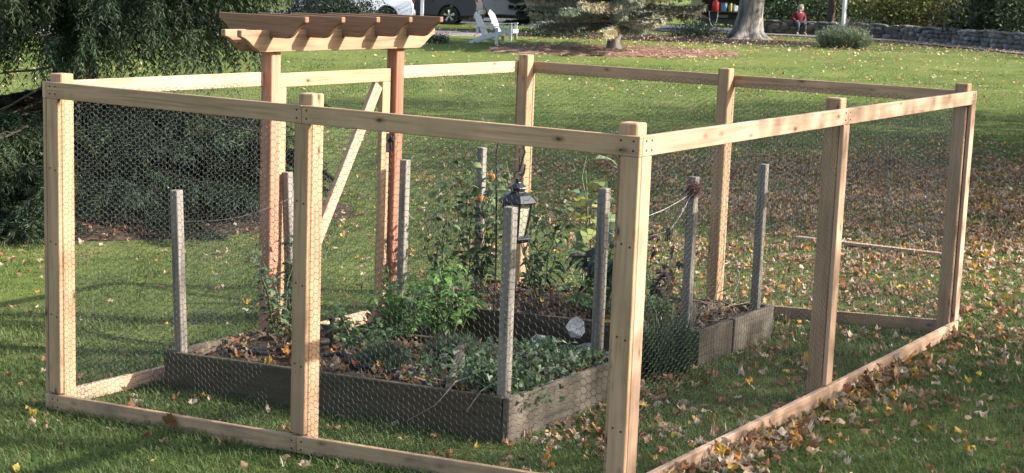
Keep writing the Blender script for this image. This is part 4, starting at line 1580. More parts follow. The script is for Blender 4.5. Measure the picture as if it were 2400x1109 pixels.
face_left = math.atan2(-RH[1], -RH[0])
def at_px(u, s):
    return ground_at(s, (u - 1200) / 3722 * s)
vehicle('white_suv', 'white utility vehicle parked with its tail beside the grey one', at_px(815, 62.5), face_left + .06, 4.6, 1.85, 1.68, 1.02, paint('white_paintwork', (.80, .81, .83)), PLASTIC, 2.65)
vehicle('grey_suv', 'grey metallic family vehicle with chrome spoked wheels', at_px(968, 65.5), face_left - .10, 4.9, 1.9, 1.75, 1.08, paint('grey_paintwork', (.05, .052, .060), .5, .0, 0), CHROME, 2.75, .37)
vehicle('grey_truck', 'slate grey pickup truck half hidden behind the hemlock', at_px(1190, 70), face_left + .05, 5.4, 1.95, 1.85, 1.15, paint('slate_paintwork', (.10, .11, .125), .35, .3), ALLOY, 3.4, .38, bed=True)

# utility truck with an open back
x, y, z = at_px(1684, 65.5)
ut = thing('utility_truck', 'dark open backed utility truck loaded with gear behind the maple', 'truck', (x, y, z), math.atan2(FH[1], FH[0]))
DARKM = paint('black_truck_paint', (.012, .013, .016), .4)
mb = MB().box((1.4, 0, .86), (2.9, 2.25, .08))
mb.build('load_deck', PLASTIC, ut, bevel=.01)
for sgn in (-1, 1):
    MB().box((1.4, sgn * 1.13, 1.45), (2.9, .05, 1.15)).build('side_wall', DARKM, ut, bevel=.01)
    MB().box((-.02, sgn * .98, .62), (.06, .16, .26)).build('tail_light', REDL, ut, bevel=.01)
    w_ = thing('wheel', None, None, (.9, sgn * .95, .38))
    w_.parent = ut
    MB().lathe([(.2, -.12), (.37, -.12), (.39, 0), (.37, .12), (.2, .12)], 24, axis='Y').build('tyre', TYRE, w_, smooth=True)
    MB().lathe([(.0, .08 * sgn), (.2, .1 * sgn), (.22, -.1 * sgn)], 20, axis='Y').build('rim', ALLOY, w_, smooth=True)
MB().box((2.86, 0, 1.45), (.05, 2.24, 1.15)).build('bulkhead', DARKM, ut, bevel=.01)
MB().box((1.4, 0, 2.05), (2.9, 2.3, .05)).build('canopy', DARKM, ut, bevel=.01)
MB().box((-.05, 0, .50), (.14, 2.2, .22)).build('rear_bumper', PLASTIC, ut, bevel=.03)
MB().box((-.28, 0, .885), (.56, 2.1, .04)).build('tailgate', CHROME if False else PLASTIC, ut, bevel=.01)
MB().box((1.4, 0, .60), (2.8, 1.0, .42)).build('chassis', PLASTIC, ut)
MB().box((-.07, .25, .70), (.012, .42, .12)).build('number_plate', simple('plate', (.12, .16, .15), .5), ut)
cabm = MB().prism([(2.95, .45), (4.9, .45), (4.95, 1.0), (4.3, 1.1), (3.8, 1.8), (2.95, 1.8)], 'Y', -1.1, 1.1)
cabm.build('cab', DARKM, ut, bevel=.04, smooth=True)

def on_deck(dx, dy, dz=.91):
    f = Vector((FH[0], FH[1], 0))
    rr = Vector((-FH[1], FH[0], 0))
    p = Vector((x, y, z)) + f * dx + rr * dy
    return (p.x, p.y, z + dz)
RED = simple('red_plastic', (.42, .015, .012), .35, 0, .1, 8)
jug = thing('fuel_can', 'red plastic fuel can standing on the open tailgate', 'fuel can', on_deck(-.18, .58))
MB().lathe([(.0, 0), (.13, .0), (.15, .03), (.15, .30), (.10, .40), (.05, .44), (.05, .48), (0, .48)], 16).build('body', RED, jug, smooth=True)
MB().tube([(-.10, 0, .40), (-.10, 0, .50), (.02, 0, .52), (.06, 0, .46)], .018, 6).build('handle', RED, jug, smooth=True)
bx_ = thing('tool_box', 'light blue plastic box on the open tailgate', 'box', on_deck(-.15, .24))
MB().box((0, 0, .15), (.22, .20, .30)).build('body', simple('blue_plastic', (.12, .26, .34), .4), bx_, bevel=.015)
MB().box((0, 0, .315), (.24, .22, .03)).build('lid', simple('blue_plastic_lid', (.10, .22, .30), .4), bx_, bevel=.008)
bx_ = thing('machine_box', 'grey engine unit among the gear on the truck deck', 'machine', on_deck(-.08, -.15))
MB().box((0, 0, .12), (.3, .36, .24)).build('housing', simple('grey_metal', (.25, .27, .28), .5, .3), bx_, bevel=.02)
MB().lathe([(.0, .30), (.09, .30), (.10, .24)], 14).build('starter_cover', PLASTIC, bx_, smooth=True)
MB().box((.0, -.24, .16), (.08, .07, .32)).build('yellow_canister', simple('yellow_plastic', (.5, .42, .05), .4), bx_, bevel=.01)
pts = []
for k in range(25):
    t = k / 24 * math.pi
    pts.append((-.6, .70 + .17 * math.cos(t), -.02 - .58 * math.sin(t) ** .8))
hs = MB().tube(pts, .016, 6)
hs.v = [tuple(Vector(on_deck(a, b, .91 + c)) - Vector(on_deck(0, 0))) for a, b, c in hs.v]
ho = hs.build('water_hose', simple('pale_hose', (.30, .36, .38), .5), smooth=True, loc=on_deck(0, 0))
tag(ho, 'pale hose hanging in a loop from the truck tailgate', 'hose')

# ------------------------------------------------------------------ white garden chairs
CHAIRW = simple('shaded_white_paint', (.52, .53, .54), .6, 0, .12, 9)  # white darkened evenly: the shade on the chairs is put into the paint
def adirondack(label, loc, rz):
    t_ = thing('adirondack_chair', label, 'chair', loc, rz, 'white chairs on the lawn')
    CH = CHAIRW
    for k in range(6):
        yy = (k - 2.5) * .098
        hgt = .86 - .05 * abs(k - 2.5) ** 1.2
        p0, p1 = Vector((-.16, yy, .27)), Vector((-.16 - hgt * .42, yy * 1.12, .27 + hgt * .86))
        board('back_slat', Vector(loc) * 0 + p0 + t_.location, p1 + t_.location, (0, 1, 0), .088, .02, CH, t_, .004)
    for k in range(5):
        xx = -.12 + k * .115
        zz = .275 + .022 * k
        MB().box((xx, 0, zz), (.10, .56, .02), Matrix.Rotation(-.18, 3, 'Y')).build('seat_slat', CH, t_, bevel=.004)
    for sgn in (-1, 1):
        MB().box((.02, sgn * .345, .555), (.74, .125, .024), Matrix.Rotation(-.06, 3, 'Y')).build('armrest', CH, t_, bevel=.006)
        MB().box((.33, sgn * .315, .27), (.10, .028, .54)).build('front_leg', CH, t_, bevel=.004)
        sd = MB().prism([(.40, .25), (.40, .40), (.30, .385), (-.20, .265), (-.66, .02), (-.52, .0), (-.10, .15), (.30, .25)], 'Y', sgn * .285 - .013, sgn * .285 + .013)
        sd.build('side_rail', CH, t_, bevel=.003)
        MB().box((-.32, sgn * .33, .44), (.09, .028, .22)).build('arm_bracket', CH, t_, bevel=.003)
    MB().box((.415, 0, .325), (.022, .60, .13)).build('front_apron', CH, t_, bevel=.004)
    MB().box((-.335, 0, .56), (.03, .66, .09), Matrix.Rotation(-.42, 3, 'Y')).build('back_rail', CH, t_, bevel=.004)
    MB().box((-.475, 0, .90), (.02, .50, .06), Matrix.Rotation(-.45, 3, 'Y')).build('back_rail', CH, t_, bevel=.004)
    return t_
cr = math.atan2(RH[1], RH[0]) - .32
adirondack('white slatted garden chair leaning back, its front legs planted on open lawn', at_px(1132, 51.6), cr)
adirondack('white slatted garden chair standing just beyond its twin', at_px(1163, 53.6), cr + .03)

# ------------------------------------------------------------------ seated person
def skin(name, chains, mat, parent, sub=2, root=0):
    vs_, es, rs_ = [], [], []
    for ch in chains:
        prev = None
        for (p, r1) in ch:
            key = None
            for i_, q in enumerate(vs_):
                if (Vector(q) - Vector(p)).length < 1e-5:
                    key = i_
            if key is None:
                vs_.append(tuple(p)); rs_.append(r1); key = len(vs_) - 1
            if prev is not None:
                es.append((prev, key))
            prev = key
    me = bpy.data.meshes.new(name)
    me.from_pydata(vs_, es, [])
    me.materials.append(mat)
    o = link(name, me, parent)
    md = o.modifiers.new('skin', 'SKIN')
    md.use_smooth_shade = True
    for i_, v in enumerate(me.skin_vertices[0].data):
        rr = rs_[i_]
        v.radius = rr if isinstance(rr, tuple) else (rr, rr)
        v.use_root = i_ == root
    o.modifiers.new('sub', 'SUBSURF').levels = sub
    o.modifiers['sub'].render_levels = sub
    return o

px_w, py_w = -22.92, 58.20
pz = gz(px_w, py_w)
SKINM = simple('skin', (.45, .28, .20), .55, 0, .08, 10)
JACK = simple('maroon_cloth', (.17, .018, .03), .9, 0, .2, 25)
JEAN = simple('denim', (.055, .065, .085), .9, 0, .2, 25)
CAPM = simple('tan_cap_cloth', (.38, .32, .24), .9, 0, .1, 20)
SHOE = simple('shoe', (.32, .34, .37), .7, 0, .2, 20)
# local axes: -Y is forward (towards the lawn)
sh = 1.02
body_ch = [[((0, .05, .50), .11), ((0, .04, .66), .12), ((0, .0, .84), .13), ((0, -.05, .96), .06), ((0, -.09, 1.02), .055), ((0, -.12, 1.08), .08), ((0, -.14, 1.16), .095), ((0, -.135, 1.22), .07)]]
for s1 in (-1, 1):
    body_ch.append([((0, .0, .84), .13), ((s1 * .17, .0, .87), .07), ((s1 * .27, -.03, .66), .05), ((s1 * .16, -.23, .52), .04), ((s1 * .05, -.31, .53), .03), ((s1 * .02, -.35, .53), .02)])
    body_ch.append([((0, .05, .50), .11), ((s1 * .10, .0, .49), .09), ((s1 * .15, -.42, .47), .065), ((s1 * .15, -.40, .25), .055), ((s1 * .16, -.38, .08), .04), ((s1 * .18, -.52, .045), .035)])
person = skin('person', body_ch, SKINM, None)
person.location = (px_w, py_w, pz)
person.rotation_euler = (0, 0, YAW * -1.0 + .15)
tag(person, 'person in maroon jacket, jeans and tan cap sitting bent over on the wall', 'person')
skin('jacket', [[((0, .06, .50), .18), ((0, .05, .66), .19), ((0, .0, .82), .195), ((0, -.05, .92), .12)]]
     + [[((0, .0, .82), .195), ((s1 * .17, .01, .87), .095), ((s1 * .28, -.03, .66), .075), ((s1 * .16, -.23, .525), .058)] for s1 in (-1, 1)], JACK, person)
skin('jeans', [[((0, .06, .50), .15), ((s1 * .10, .0, .49), .13), ((s1 * .15, -.42, .475), .10), ((s1 * .15, -.40, .25), .085), ((s1 * .16, -.38, .10), .075)] for s1 in (-1, 1)], JEAN, person)
for s1 in (-1, 1):
    skin('shoe', [[((s1 * .16, -.36, .05), .05), ((s1 * .17, -.46, .045), .05), ((s1 * .19, -.58, .035), .035)]], SHOE, person)
cp = MB().lathe([(.128, 1.10), (.13, 1.17), (.118, 1.245), (.07, 1.29), (0, 1.305)], 18, c=(0, -.135, 0))
cp.prism([(-.09, -.20), (.09, -.20), (.08, -.30), (.04, -.335), (-.04, -.335), (-.08, -.30)], 'Z', 1.125, 1.145)
cp.v = [tuple(Matrix.Rotation(.55, 3, 'X') @ (Vector(p) - Vector((0, -.13, 1.12))) + Vector((0, -.15, 1.10))) for p in cp.v]
cp.build('cap', CAPM, person, smooth=True)
ph_ = MB().box((0, 0, 0), (.10, .018, .15), Matrix.Rotation(-.6, 3, 'X')).build('phone', PLASTIC, bevel=.006)
ph_.location = Matrix.Rotation(-YAW + .15, 3, 'Z') @ Vector((0, -.37, .56)) + person.location
ph_.rotation_euler = person.rotation_euler
tag(ph_, 'dark phone held by the person on the wall', 'phone')

# ------------------------------------------------------------------ plants in the garden
LT = np.array([[0, 1, 2], [0, 2, 3], [3, 2, 4], [3, 4, 5]])
def pointed_leaves(cards, P, D, r_, size, col, width=.42, droop=.3, var=.35):
    """bent pointed leaves: base, shoulders, tip, folded a little along the midrib"""
    n = len(P)
    D = unit(D + r_.normal(0, .25, (n, 3)))
    side = unit(np.cross(D, np.array([0, 0, 1.]) + r_.normal(0, .35, (n, 3))))
    nr = np.cross(side, D)
    s_ = size * r_.uniform(.6, 1.25, (n, 1))
    w = s_ * width
    b = P
    m1 = P + D * s_ * .35
    m2 = P + D * s_ * .7 - np.array([0, 0, 1]) * s_ * droop * .25
    t = P + D * s_ * 1.0 - np.array([0, 0, 1]) * s_ * droop
    V_ = np.stack([b, m1 - side * w * .5 + nr * w * .12, m1 + side * w * .5 + nr * w * .12, m2 - side * w * .38 + nr * w * .08, m2 + side * w * .38 + nr * w * .08, t], 1)
    T_ = np.array([[0, 2, 1], [1, 2, 4], [1, 4, 3], [3, 4, 5]])
    c = np.array(col)[r_.integers(0, len(col), n)] * r_.uniform(1 - var, 1 + var, (n, 1))
    cards.add(V_, T_, c)


def plant(name, label, loc, seed, height, nst, per, size, cols, spread=.25, width=.45, cat='plant', stem_r=.006, start=.15, arch=.0, droop=.35, curve=.15, group=None, wander=.06):
    r_ = np.random.default_rng(seed)
    t_ = thing(name, label, cat, loc, group=group)
    st, cards = MB(), Cards()
    for k in range(nst):
        az = r_.uniform(0, 6.28)
        h = height * r_.uniform(.6, 1.05)
        sp = spread * r_.uniform(.2, 1)
        pts = []
        n_ = 7
        for q in range(n_ + 1):
            t = q / n_
            pts.append(np.array([math.cos(az) * (sp * t + .02), math.sin(az) * (sp * t + .02), h * (t - arch * t * t * .6) - .02]) + (r_.normal(0, wander * height * .3, 3) * np.array([1, 1, .2]) if 0 < q else 0))
        st.tube([tuple(p) for p in pts], list(np.linspace(stem_r, stem_r * .4, n_ + 1)), 5, cap=False)
        pts = np.array(pts)
        u = r_.uniform(start, 1, per)
        P_ = np.stack([np.interp(u * n_, np.arange(n_ + 1), pts[:, j_]) for j_ in range(3)], 1)
        a2 = r_.uniform(0, 6.28, per)
        D = np.stack([np.cos(a2), np.sin(a2), r_.uniform(-.2, .6, per)], 1)
        P_ = P_ + unit(D) * size * .35
        pointed_leaves(cards, P_, D, r_, size, cols, width, droop)
    st.build('stems', STEM, t_, smooth=True)
    cards.build('foliage', LEAF, t_)
    return t_

def bedp(x, y, h=.20):
    return (x, y, gz(x, y) + h)

TOM = [(.085, .14, .055), (.12, .18, .075), (.065, .11, .045), (.16, .20, .085)]
BRIGHT = [(.06, .14, .03), (.085, .18, .042), (.045, .11, .026), (.11, .20, .05)]
KALE = [(.035, .065, .055), (.05, .085, .075), (.03, .05, .045), (.06, .05, .06)]
PALE = [(.20, .27, .12), (.26, .30, .10), (.15, .22, .09), (.34, .33, .08)]

tomato = plant('tomato_plant', 'tall staked tomato plant carrying small orange fruit', bedp(-3.1, 3.52), 501, 1.08, 9, 34, .09, TOM, .26, .5, start=.22)
for k, (dx, dy, dz) in enumerate(((.06, -.06, .73), (.10, .02, .88), (-.08, -.05, .60), (.02, -.08, .46))):
    MB().lathe([(0, -.026), (.016, -.022), (.026, -.004), (.024, .012), (.012, .022), (0, .022)], 12, c=(dx, dy, dz)).build('fruit', simple('orange_fruit', (.36, .16, .045), .35) if k < 2 else simple('green_fruit', (.14, .18, .04), .3), tomato, smooth=True)
plant('tomato_plant', 'thin sparse tomato plant with bare lower stems near the hinge post', bedp(-3.28, 3.30), 502, .95, 6, 20, .075, TOM, .22, .5, start=.3)
plant('tomato_plant', 'leafy tomato plant sprawling behind the hanging lantern', bedp(-2.62, 3.62), 503, .95, 8, 28, .09, TOM, .34, .5, start=.15)
plant('squash_plant', 'tall plant with large pale yellow green leaves at its tips', bedp(-2.35, 3.85), 504, 1.05, 4, 8, .17, PALE, .30, .7, start=.55, stem_r=.007)
plant('kale_plant', 'dark blue green kale with broad drooping leaves', bedp(-2.05, 3.62), 505, .52, 7, 12, .15, KALE, .20, .5, start=.3, droop=.6)
plant('pepper_plant', 'purple brown withered plant leaning on the grey stake', bedp(-1.62, 3.5), 506, .62, 5, 12, .10, [(.06, .035, .04), (.09, .06, .045), (.04, .035, .03)], .14, .5, start=.35, droop=.8)
plant('bean_plant', 'low bean plant with fresh green leaves over the dry litter', bedp(-1.95, 3.25), 507, .34, 8, 14, .085, [(.10, .20, .06), (.13, .24, .08), (.08, .15, .05)], .30, .55)
plant('bean_plant', 'low bean plant trailing leaves over the front bed board', bedp(-1.55, 3.3), 508, .30, 6, 12, .08, [(.10, .18, .06), (.08, .14, .05)], .25, .55)
plant('basil_plant', 'bushy bright green basil with glossy pointed leaves', bedp(-2.78, 2.72, .0), 509, .60, 11, 24, .085, BRIGHT, .30, .5, start=.3)
plant('parsley_plant', 'fresh light green parsley clump with fine leaves', bedp(-2.55, 1.88, .16), 510, .50, 26, 30, .040, BRIGHT, .24, .6, start=.35, stem_r=.003)
plant('weed_patch', 'sprawling green weeds around the drip stake', bedp(-2.62, 1.55), 511, .26, 22, 20, .045, [(.075, .14, .05), (.10, .17, .06), (.06, .11, .045)], .42, .6, start=.1, stem_r=.003)
plant('weed_patch', 'tall wispy weeds with small leaves beside the arbor post', bedp(-3.2, 1.52), 512, .62, 10, 26, .050, [(.07, .12, .06), (.09, .14, .07), (.05, .09, .045)], .26, .55, start=.1, stem_r=.004)
plant('climbing_vine', 'dark green vine climbing the leaning grey stake by the arbor post', bedp(-3.36, 1.86, .0), 513, .86, 4, 26, .065, [(.04, .08, .05), (.05, .10, .055), (.03, .06, .04)], .10, .75, start=.4, stem_r=.004)

# feathery dill mounds
def mound(name, label, loc, seed, r0, h, col, n=420, ln=.07):
    r_ = np.random.default_rng(seed)
    t_ = thing(name, label, 'plant', loc)
    cards = Cards()
    d = unit(r_.normal(0, 1, (n, 3)) * np.array([1, 1, .7]) + np.array([0, 0, .35]))
    d[:, 2] = np.abs(d[:, 2])
    P_ = d * np.array([r0, r0, h]) * r_.uniform(.35, 1, (n, 1))
    needles_along(cards, P_, d, r_, 14, ln, .0035, col, 1.1, .1)
    cards.build('foliage', NEEDLE, t_)
    st = MB()
    for k in range(12):
        e = P_[k]
        st.tube([(0, 0, -.02), tuple(e * .5), tuple(e)], [.004, .003, .002], 4, cap=False)
    st.build('stems', STEM, t_)
    return t_
mound('thyme_mound', 'grey green feathery thyme mound near the front bed board', bedp(-2.16, 1.18), 521, .16, .13, (.07, .105, .06), 300)
mound('thyme_mound', 'wide grey green feathery thyme mound behind the ivy', bedp(-1.98, 1.62), 522, .18, .12, (.07, .105, .06), 300)

# ivy: lobed variegated leaves in a mat that spills over the corner of the bed
r_ = np.random.default_rng(531)
ivy = thing('ivy', 'mat of variegated ivy filling the end of the raised bed', 'ivy', bedp(-1.45, 1.4))
cards = Cards()
n = 4300
ix = np.concatenate([r_.uniform(-1.86, -1.07, n * 3 // 4), r_.normal(-1.22, .13, n // 4)])
iy = np.concatenate([r_.uniform(.86, 1.95, n * 3 // 4), r_.normal(.92, .12, n // 4)])
n = len(ix)
dens = vnoise(ix, iy, 3.2, 55)
edge_ = np.clip((ix + 1.85) / .5, .03, 1)
kp = (r_.uniform(0, 1, n) < np.clip(dens * 1.5, .25, 1) * edge_) & (iy > .80)
ix, iy, dens = ix[kp], iy[kp], dens[kp]
n = len(ix)
iz = g(ix, iy) + .20 + r_.uniform(0, 1, n) * (.05 + .17 * dens)
out_ = (ix > -1.06) | (iy < .76)
iz = np.where(out_, iz - .05, iz)
P_ = np.stack([ix, iy, iz], 1) - np.array(ivy.location)
LOBE = np.array([(0, -.1), (.28, -.42), (.5, -.12), (.30, .08), (0, .62), (-.30, .08), (-.5, -.12), (-.28, -.42)])
nrm = unit(r_.normal(0, .55, (n, 3)) + np.array([.35, -.35, .75]))
u = unit(np.cross(nrm, r_.normal(0, 1, (n, 3))))
v = np.cross(nrm, u)
sz = r_.uniform(.018, .048, (n, 1, 1))
V_ = P_[:, None] + (u[:, None] * LOBE[None, :, :1] + v[:, None] * LOBE[None, :, 1:]) * sz
V_[:, 4] -= nrm * sz[:, 0] * .15
T_ = np.array([[0, 1, 2], [0, 2, 3], [0, 3, 4], [0, 4, 5], [0, 5, 6], [0, 6, 7]])
c = np.array([(.045, .085, .028), (.07, .12, .042), (.13, .17, .08), (.32, .35, .24)])[r_.choice(4, n, p=(.42, .34, .16, .08))] * r_.uniform(.7, 1.3, (n, 1))
cards.add(V_, T_, c)
cards.build('foliage', LEAF, ivy)
st = MB()
for k in range(40):
    a = np.array([r_.uniform(-1.8, -1.1), r_.uniform(.85, 1.9), 0])
    pts = []
    for q in range(6):
        pts.append((a[0] - ivy.location.x, a[1] - ivy.location.y, gz(a[0], a[1]) + .19 - ivy.location.z + .03 * q * (q < 3) + .01 * math.sin(q)))
        a = a + r_.normal(0, .06, 3)
        a[0], a[1] = min(max(a[0], -1.86), -1.1), min(max(a[1], .82), 1.92)
    st.tube(pts, [.005, .005, .004, .004, .003, .002], 4, cap=False)
st.build('vines', TWIG, ivy)

# tall grass clump tangled in the old netting
r_ = np.random.default_rng(541)
cl = thing('grass_clump', 'tall dark green grass clump tangled in old netting between the beds', 'plant', (-1.13, 2.62, gz(-1.13, 2.62)))
n = 620
az = r_.uniform(0, 6.28, n)
rr = np.sqrt(r_.uniform(0, 1, n)) * .16
b = np.stack([np.cos(az) * rr, np.sin(az) * rr * 1.3, np.zeros(n)], 1)
az2 = az + r_.normal(0, .6, n)
hgt = r_.uniform(.12, .66, n) * r_.uniform(.6, 1, n)
spd = r_.uniform(.05, .30, n)
D = np.stack([np.cos(az2), np.sin(az2), np.zeros(n)], 1)
sd = np.stack([-np.sin(az2), np.cos(az2), np.zeros(n)], 1) * .0035
m1 = b + D * (spd * .3)[:, None] + np.array([0, 0, 1]) * (hgt * .6)[:, None]
t1 = b + D * spd[:, None] + np.array([0, 0, 1]) * (hgt * r_.uniform(.6, 1, n))[:, None]
cards = Cards()
cards.add(np.stack([b - sd, b + sd, m1 - sd * .8, m1 + sd * .8, t1], 1), np.array([[0, 1, 3], [0, 3, 2], [2, 3, 4]]),
          np.array([(.045, .085, .035)]) * r_.uniform(.4, 1.9, (n, 1)))
cards.build('blades', GRASS, cl)

# dry stalks and tangle on the second bed
r_ = np.random.default_rng(551)
dt = thing('dry_stalks', 'tangle of dry brown stalks lying on the far end of the bed', 'plant debris', bedp(-1.35, 3.6, .19))
mb = MB()
for k in range(90):
    a = np.array([r_.uniform(-.22, .2), r_.uniform(-.4, .42), r_.uniform(0, .10)])
    d = unit(r_.normal(0, 1, 3) * np.array([1, 1, .35]))
    L_ = r_.uniform(.08, .3)
    mb.tube([tuple(a), tuple(a + d * L_ * .5 + r_.normal(0, .02, 3)), tuple(a + d * L_ + r_.normal(0, .03, 3))], [.0035, .003, .0015], 3, cap=False)
o = mb.build('stalk_tangle', TWIG, dt)
o['kind'] = 'stuff'
ring = [(.05 + .02 * math.sin(3 * t), .28 + .17 * math.cos(t), .17 + .17 * math.sin(t)) for t in np.linspace(-1.2, 4.2, 22)]
MB().tube(ring, .004, 5).build('curled_stem', simple('straw', (.42, .38, .24), .8), dt, smooth=True)

# ------------------------------------------------------------------ things in the garden
# soaker hose lying on the first bed
HOSE = simple('soaker_rubber', (.022, .022, .024), .8, 0, .4, 80, .3, .5)
ctrl = [(-3.36, 1.72), (-3.2, 1.66), (-3.0, 1.75), (-2.82, 1.60), (-2.80, 1.30), (-2.95, 1.10), (-3.10, .95), (-2.95, .93), (-2.70, 1.08), (-2.45, 1.18), (-2.25, 1.02), (-2.0, .96), (-1.85, .98)]
cp_ = []
for k in range(len(ctrl) - 1):
    p0, p1, p2, p3 = (np.array(ctrl[min(max(k + q, 0), len(ctrl) - 1)]) for q in (-1, 0, 1, 2))
    for t in np.linspace(0, 1, 8, endpoint=False):
        cp_.append(.5 * ((2 * p1) + (-p0 + p2) * t + (2 * p0 - 5 * p1 + 4 * p2 - p3) * t * t + (-p0 + 3 * p1 - 3 * p2 + p3) * t ** 3))
o = MB().tube([(p[0], p[1], gz(p[0], p[1]) + .238 + .008 * math.sin(k * .9)) for k, p in enumerate(cp_)], .013, 8).build('soaker_hose', HOSE, smooth=True)
tag(o, 'black soaker hose snaking over the leaf covered bed', 'hose')

# drip stake
ds = thing('drip_stake', 'short black plastic stake standing in the weeds', 'stake', bedp(-2.71, 1.40, .18))
MB().tube([(0, 0, -.08), (0, 0, .20)], [.012, .013], 8).build('stem', BLACK, ds, smooth=True)
MB().lathe([(.018, .2), (.02, .22), (.0, .23)], 10).build('cap', BLACK, ds, smooth=True)

# shepherd hook with lantern
lx, ly = -2.27, 2.72
hk = thing('shepherd_hook', 'black iron shepherd hook holding the lantern', 'plant hook', (lx - .10, ly - .08, gz(lx, ly)))
zt = 1.285 - gz(lx, ly)
mb = MB()
pts = [(0, 0, -.15), (.005, 0, .6), (-.02, 0, zt - .12), (-.015, .01, zt - .05)]
for k in range(9):
    t = math.pi * k / 8
    pts.append((.045 - .06 * math.cos(t), .05 - .04 * math.cos(t), zt - .03 + .06 * math.sin(t)))
pts += [(.13, .10, zt - .12), (.105, .08, zt - .24)]
for k in range(7):
    t = math.pi * k / 6
    pts.append((.118 + .018 * math.cos(math.pi - t) , .09, zt - .25 - .022 * math.sin(t)))
pts.append((.138, .095, zt - .20))
mb.tube(pts, .0065, 8)
mb.build('rod', BLACK, hk, smooth=True)
MB().tube([(0, .0, .02), (0, .12, .0)], .005, 6).build('foot_prong', BLACK, hk, smooth=True)

ln = thing('lantern', 'black hexagonal lantern with frosted yellow panes on the hook', 'lantern', (lx, ly, .58))
IRON = simple('lantern_iron', (.018, .018, .022), .4, .2, .2, 30)
FROST = simple('frosted_glass', (.34, .33, .24), .35, 0, .08, 12)
ln.scale = (1.08, 1.08, 1.08)
hexa = lambda rr, hz: [(rr * math.cos(math.pi / 3 * k + .2), rr * math.sin(math.pi / 3 * k + .2), hz) for k in range(6)]
MB().lathe([(0, 0), (.06, .0), (.085, .012), (.095, .03), (.070, .045), (0, .045)], 6, phase=.2).build('base', IRON, ln, bevel=.003)
prof = [(.058, .045), (.072, .11), (.083, .17), (.09, .235)]
for k in range(6):
    a0, a1 = math.pi / 3 * k + .2, math.pi / 3 * (k + 1) + .2
    vs_, fs = [], []
    for rr, hz_ in prof:
        for a in (a0, a1):
            vs_.append((rr * .95 * math.cos(a), rr * .95 * math.sin(a), hz_))
    for q in range(3):
        fs.append((2 * q, 2 * q + 1, 2 * q + 3, 2 * q + 2))
    MB().add(vs_, fs).build('pane', FROST, ln)
    MB().tube([(rr * math.cos(a0), rr * math.sin(a0), hz_) for rr, hz_ in prof], .0055, 5).build('rib', IRON, ln)
MB().lathe([(.085, .232), (.118, .236), (.120, .248), (.085, .285), (.052, .300), (.045, .302), (.045, .318), (.062, .322), (.062, .330), (.030, .352), (.018, .358), (.018, .37), (0, .374)], 6, phase=.2).build('roof', IRON, ln, bevel=.002)
MB().tube([(.028 * math.cos(t), 0, .396 + .028 * math.sin(t)) for t in np.linspace(0, 2 * math.pi, 20)], .003, 6, cap=False).build('ring', IRON, ln, smooth=True)
MB().tube([(0, 0, .42), (.004, 0, .47), (0, 0, .555)], .003, 6).build('hanger', IRON, ln, smooth=True)
MB().lathe([(.0, .355), (.016, .362), (.016, .378), (0, .386)], 12).build('finial', IRON, ln, smooth=True)

# broken slate slabs
SLAB = simple('slate_slab', (.13, .135, .145), .9, 0, .15, 15, .3, .2)
for k, (lab, loc, dims, rot) in enumerate((
        ('tilted grey slate slab propped on the back bed board', (-1.86, 2.82, gz(-1.86, 2.82) + .20), (.11, .14, .02), (.85, .35, .5)),
        ('flat grey slate slab lying among the ivy', (-2.0, 2.66, gz(-2.0, 2.66) + .11), (.17, .15, .022), (.5, .1, 1.1)),
        ('small chipped grey slate piece below the tilted slab', (-1.74, 2.74, gz(-1.74, 2.74) + .09), (.16, .13, .022), (.25, -.2, .2)))):
    poly = []
    rk = random.Random(60 + k)
    for q in range(7):
        a = 2 * math.pi * q / 7 + rk.uniform(-.2, .2)
        poly.append((dims[0] / 2 * 1.2 * math.cos(a) * rk.uniform(.85, 1.1), dims[1] / 2 * 1.2 * math.sin(a) * rk.uniform(.85, 1.1)))
    o = MB().prism(poly, 'Z', -dims[2] / 2, dims[2] / 2).build('slate_slab', SLAB, bevel=.003)
    o.location, o.rotation_euler = loc, rot
    tag(o, lab, 'slab', 'broken slate slabs')

# rotten log and twigs in the ivy
r_ = np.random.default_rng(71)
pts = [(-1.46, .80, .22), (-1.58, 1.02, .25), (-1.72, 1.28, .27), (-1.90, 1.56, .27), (-2.06, 1.82, .26)]
o = MB().tube([(a, b, gz(a, b) + c_) for a, b, c_ in pts], [.018, .026, .03, .026, .016], 9).build('fallen_branch', LIMB, smooth=True)
tag(o, 'rough fallen branch lying across the ivy bed', 'branch')
for k, (lab, pts) in enumerate((('long thin bare twig drooping over the front bed board', [(-1.34, .86, .30), (-1.38, .74, .28), (-1.46, .69, .16), (-1.62, .66, .06)]),
                                ('short thin bare twig hanging over the bed edge', [(-1.20, .84, .28), (-1.22, .74, .25), (-1.28, .70, .14)]))):
    o = MB().tube([(a, b, gz(a, b) + c_) for a, b, c_ in pts], [.004, .004, .003, .002][:len(pts)], 5).build('twig', TWIG, smooth=True)
    tag(o, lab, 'twig')

# grey slab of driftwood leaning on the stake
o = MB().prism([(-.05, 0), (.05, -.01), (.055, .30), (.02, .36), (-.03, .33), (-.05, .2)], 'Y', -.012, .012).build('wood_slab', GREY, bevel=.003)
o.location, o.rotation_euler = (-1.22, 2.98, gz(-1.22, 2.98) + .06), (-.35, .30, .6)
tag(o, 'grey weathered wood slab leaning against the bed corner', 'wood slab')

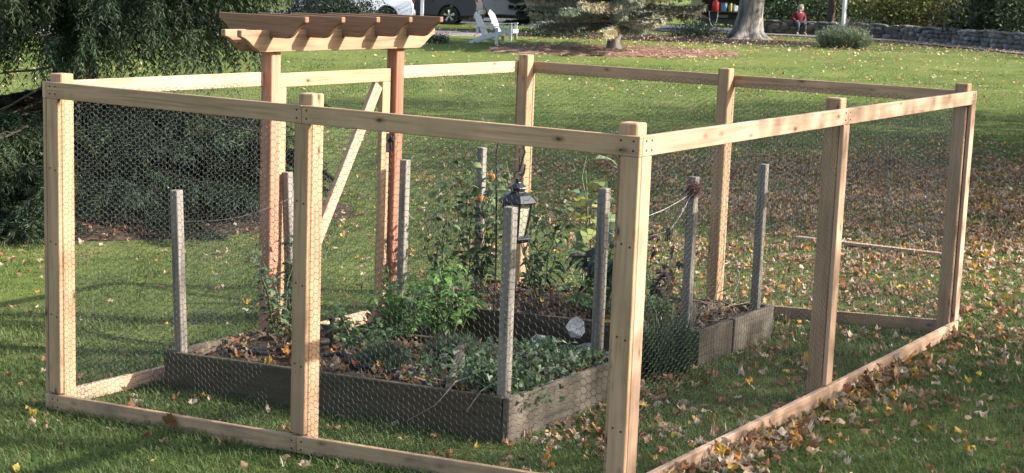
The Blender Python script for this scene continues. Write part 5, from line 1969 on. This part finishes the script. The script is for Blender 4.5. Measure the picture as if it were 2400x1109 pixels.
# strings, nest of dry flowers and clothes pegs
STR = simple('white_string', (.6, .6, .57), .8)
def string(pts, lab, sm=None):
    pts = [Vector(p) for p in pts]
    q = []
    for a, b in zip(pts[:-1], pts[1:]):
        for t in np.linspace(0, 1, 8, endpoint=False):
            p = a.lerp(b, t)
            p.z -= .05 * math.sin(math.pi * t) * (b - a).length
            q.append(p)
    q.append(pts[-1])
    tag(MB().tube(q, .0013, 5).build('string', sm or STR, smooth=True), lab, 'string')
string([(-1.20, 1.94, .93), (-1.21, 3.05, .97)], 'white string stretched between two grey stakes, upper of two')
string([(-1.20, 1.94, .86), (-1.19, 2.75, .78), (-1.21, 3.05, .96)], 'white string sagging between two grey stakes below the other')
string([(-3.37, .82, .80), (-3.42, 1.90, .84)], 'thin wire along the top of the old netting by the arbor', WIRE)
r_ = np.random.default_rng(81)
nest = thing('dried_flower_head', 'dried reddish brown flower head tied to the grey stake', 'dried flower', (-1.19, 3.05, 1.0))
cards = Cards()
d = unit(r_.normal(0, 1, (160, 3)))
needles_along(cards, d * .02, d, r_, 4, .05, .004, (.16, .085, .075), .6, 0)
cards.build('petals', DEAD, nest)
MB().tube([(0, 0, -.16), (.005, 0, 0)], .004, 5).build('stalk', TWIG, nest)
pg = thing('clothes_peg', 'dark clothes pegs clipped to the sagging string', 'peg', (-1.19, 2.72, .79))
for k in range(3):
    mb = MB().box((0, (k - 1) * .022, -.035), (.007, .012, .08), Matrix.Rotation((k - 1) * .12, 3, 'X'))
    mb.build('peg', BLACK, pg, bevel=.001)

# spare planks on the lawn
for lab, a, b in (('long spare cedar board lying on the lawn beyond the fence', (-2.78, 8.80), (-1.15, 8.30)),):
    t_ = thing('spare_plank', lab, 'plank', (a[0], a[1], gz(*a)))
    board('plank', (*a, gz(*a) + .065), (*b, gz(*b) + .065), (b[1] - a[1], a[0] - b[0], 0), .09, .025, CEDAR_PALE, t_)

# oak leaf stuck to the front bottom rail
r_ = np.random.default_rng(110)
o = link('oak_leaf', trimesh('oak_leaf', curl(1, LEAF2D, r_)[0] * .15 * np.array([1, 1, .3]), LEAFT, DEAD, np.repeat(np.array([[.17, .075, .02]]), len(LEAF2D), 0)))
o.location, o.rotation_euler = (-2.64, -.012, gz(-2.64, 0) + .065), (R(84), R(10), 0)
tag(o, 'wet brown oak leaf stuck to the front bottom rail', 'leaf')
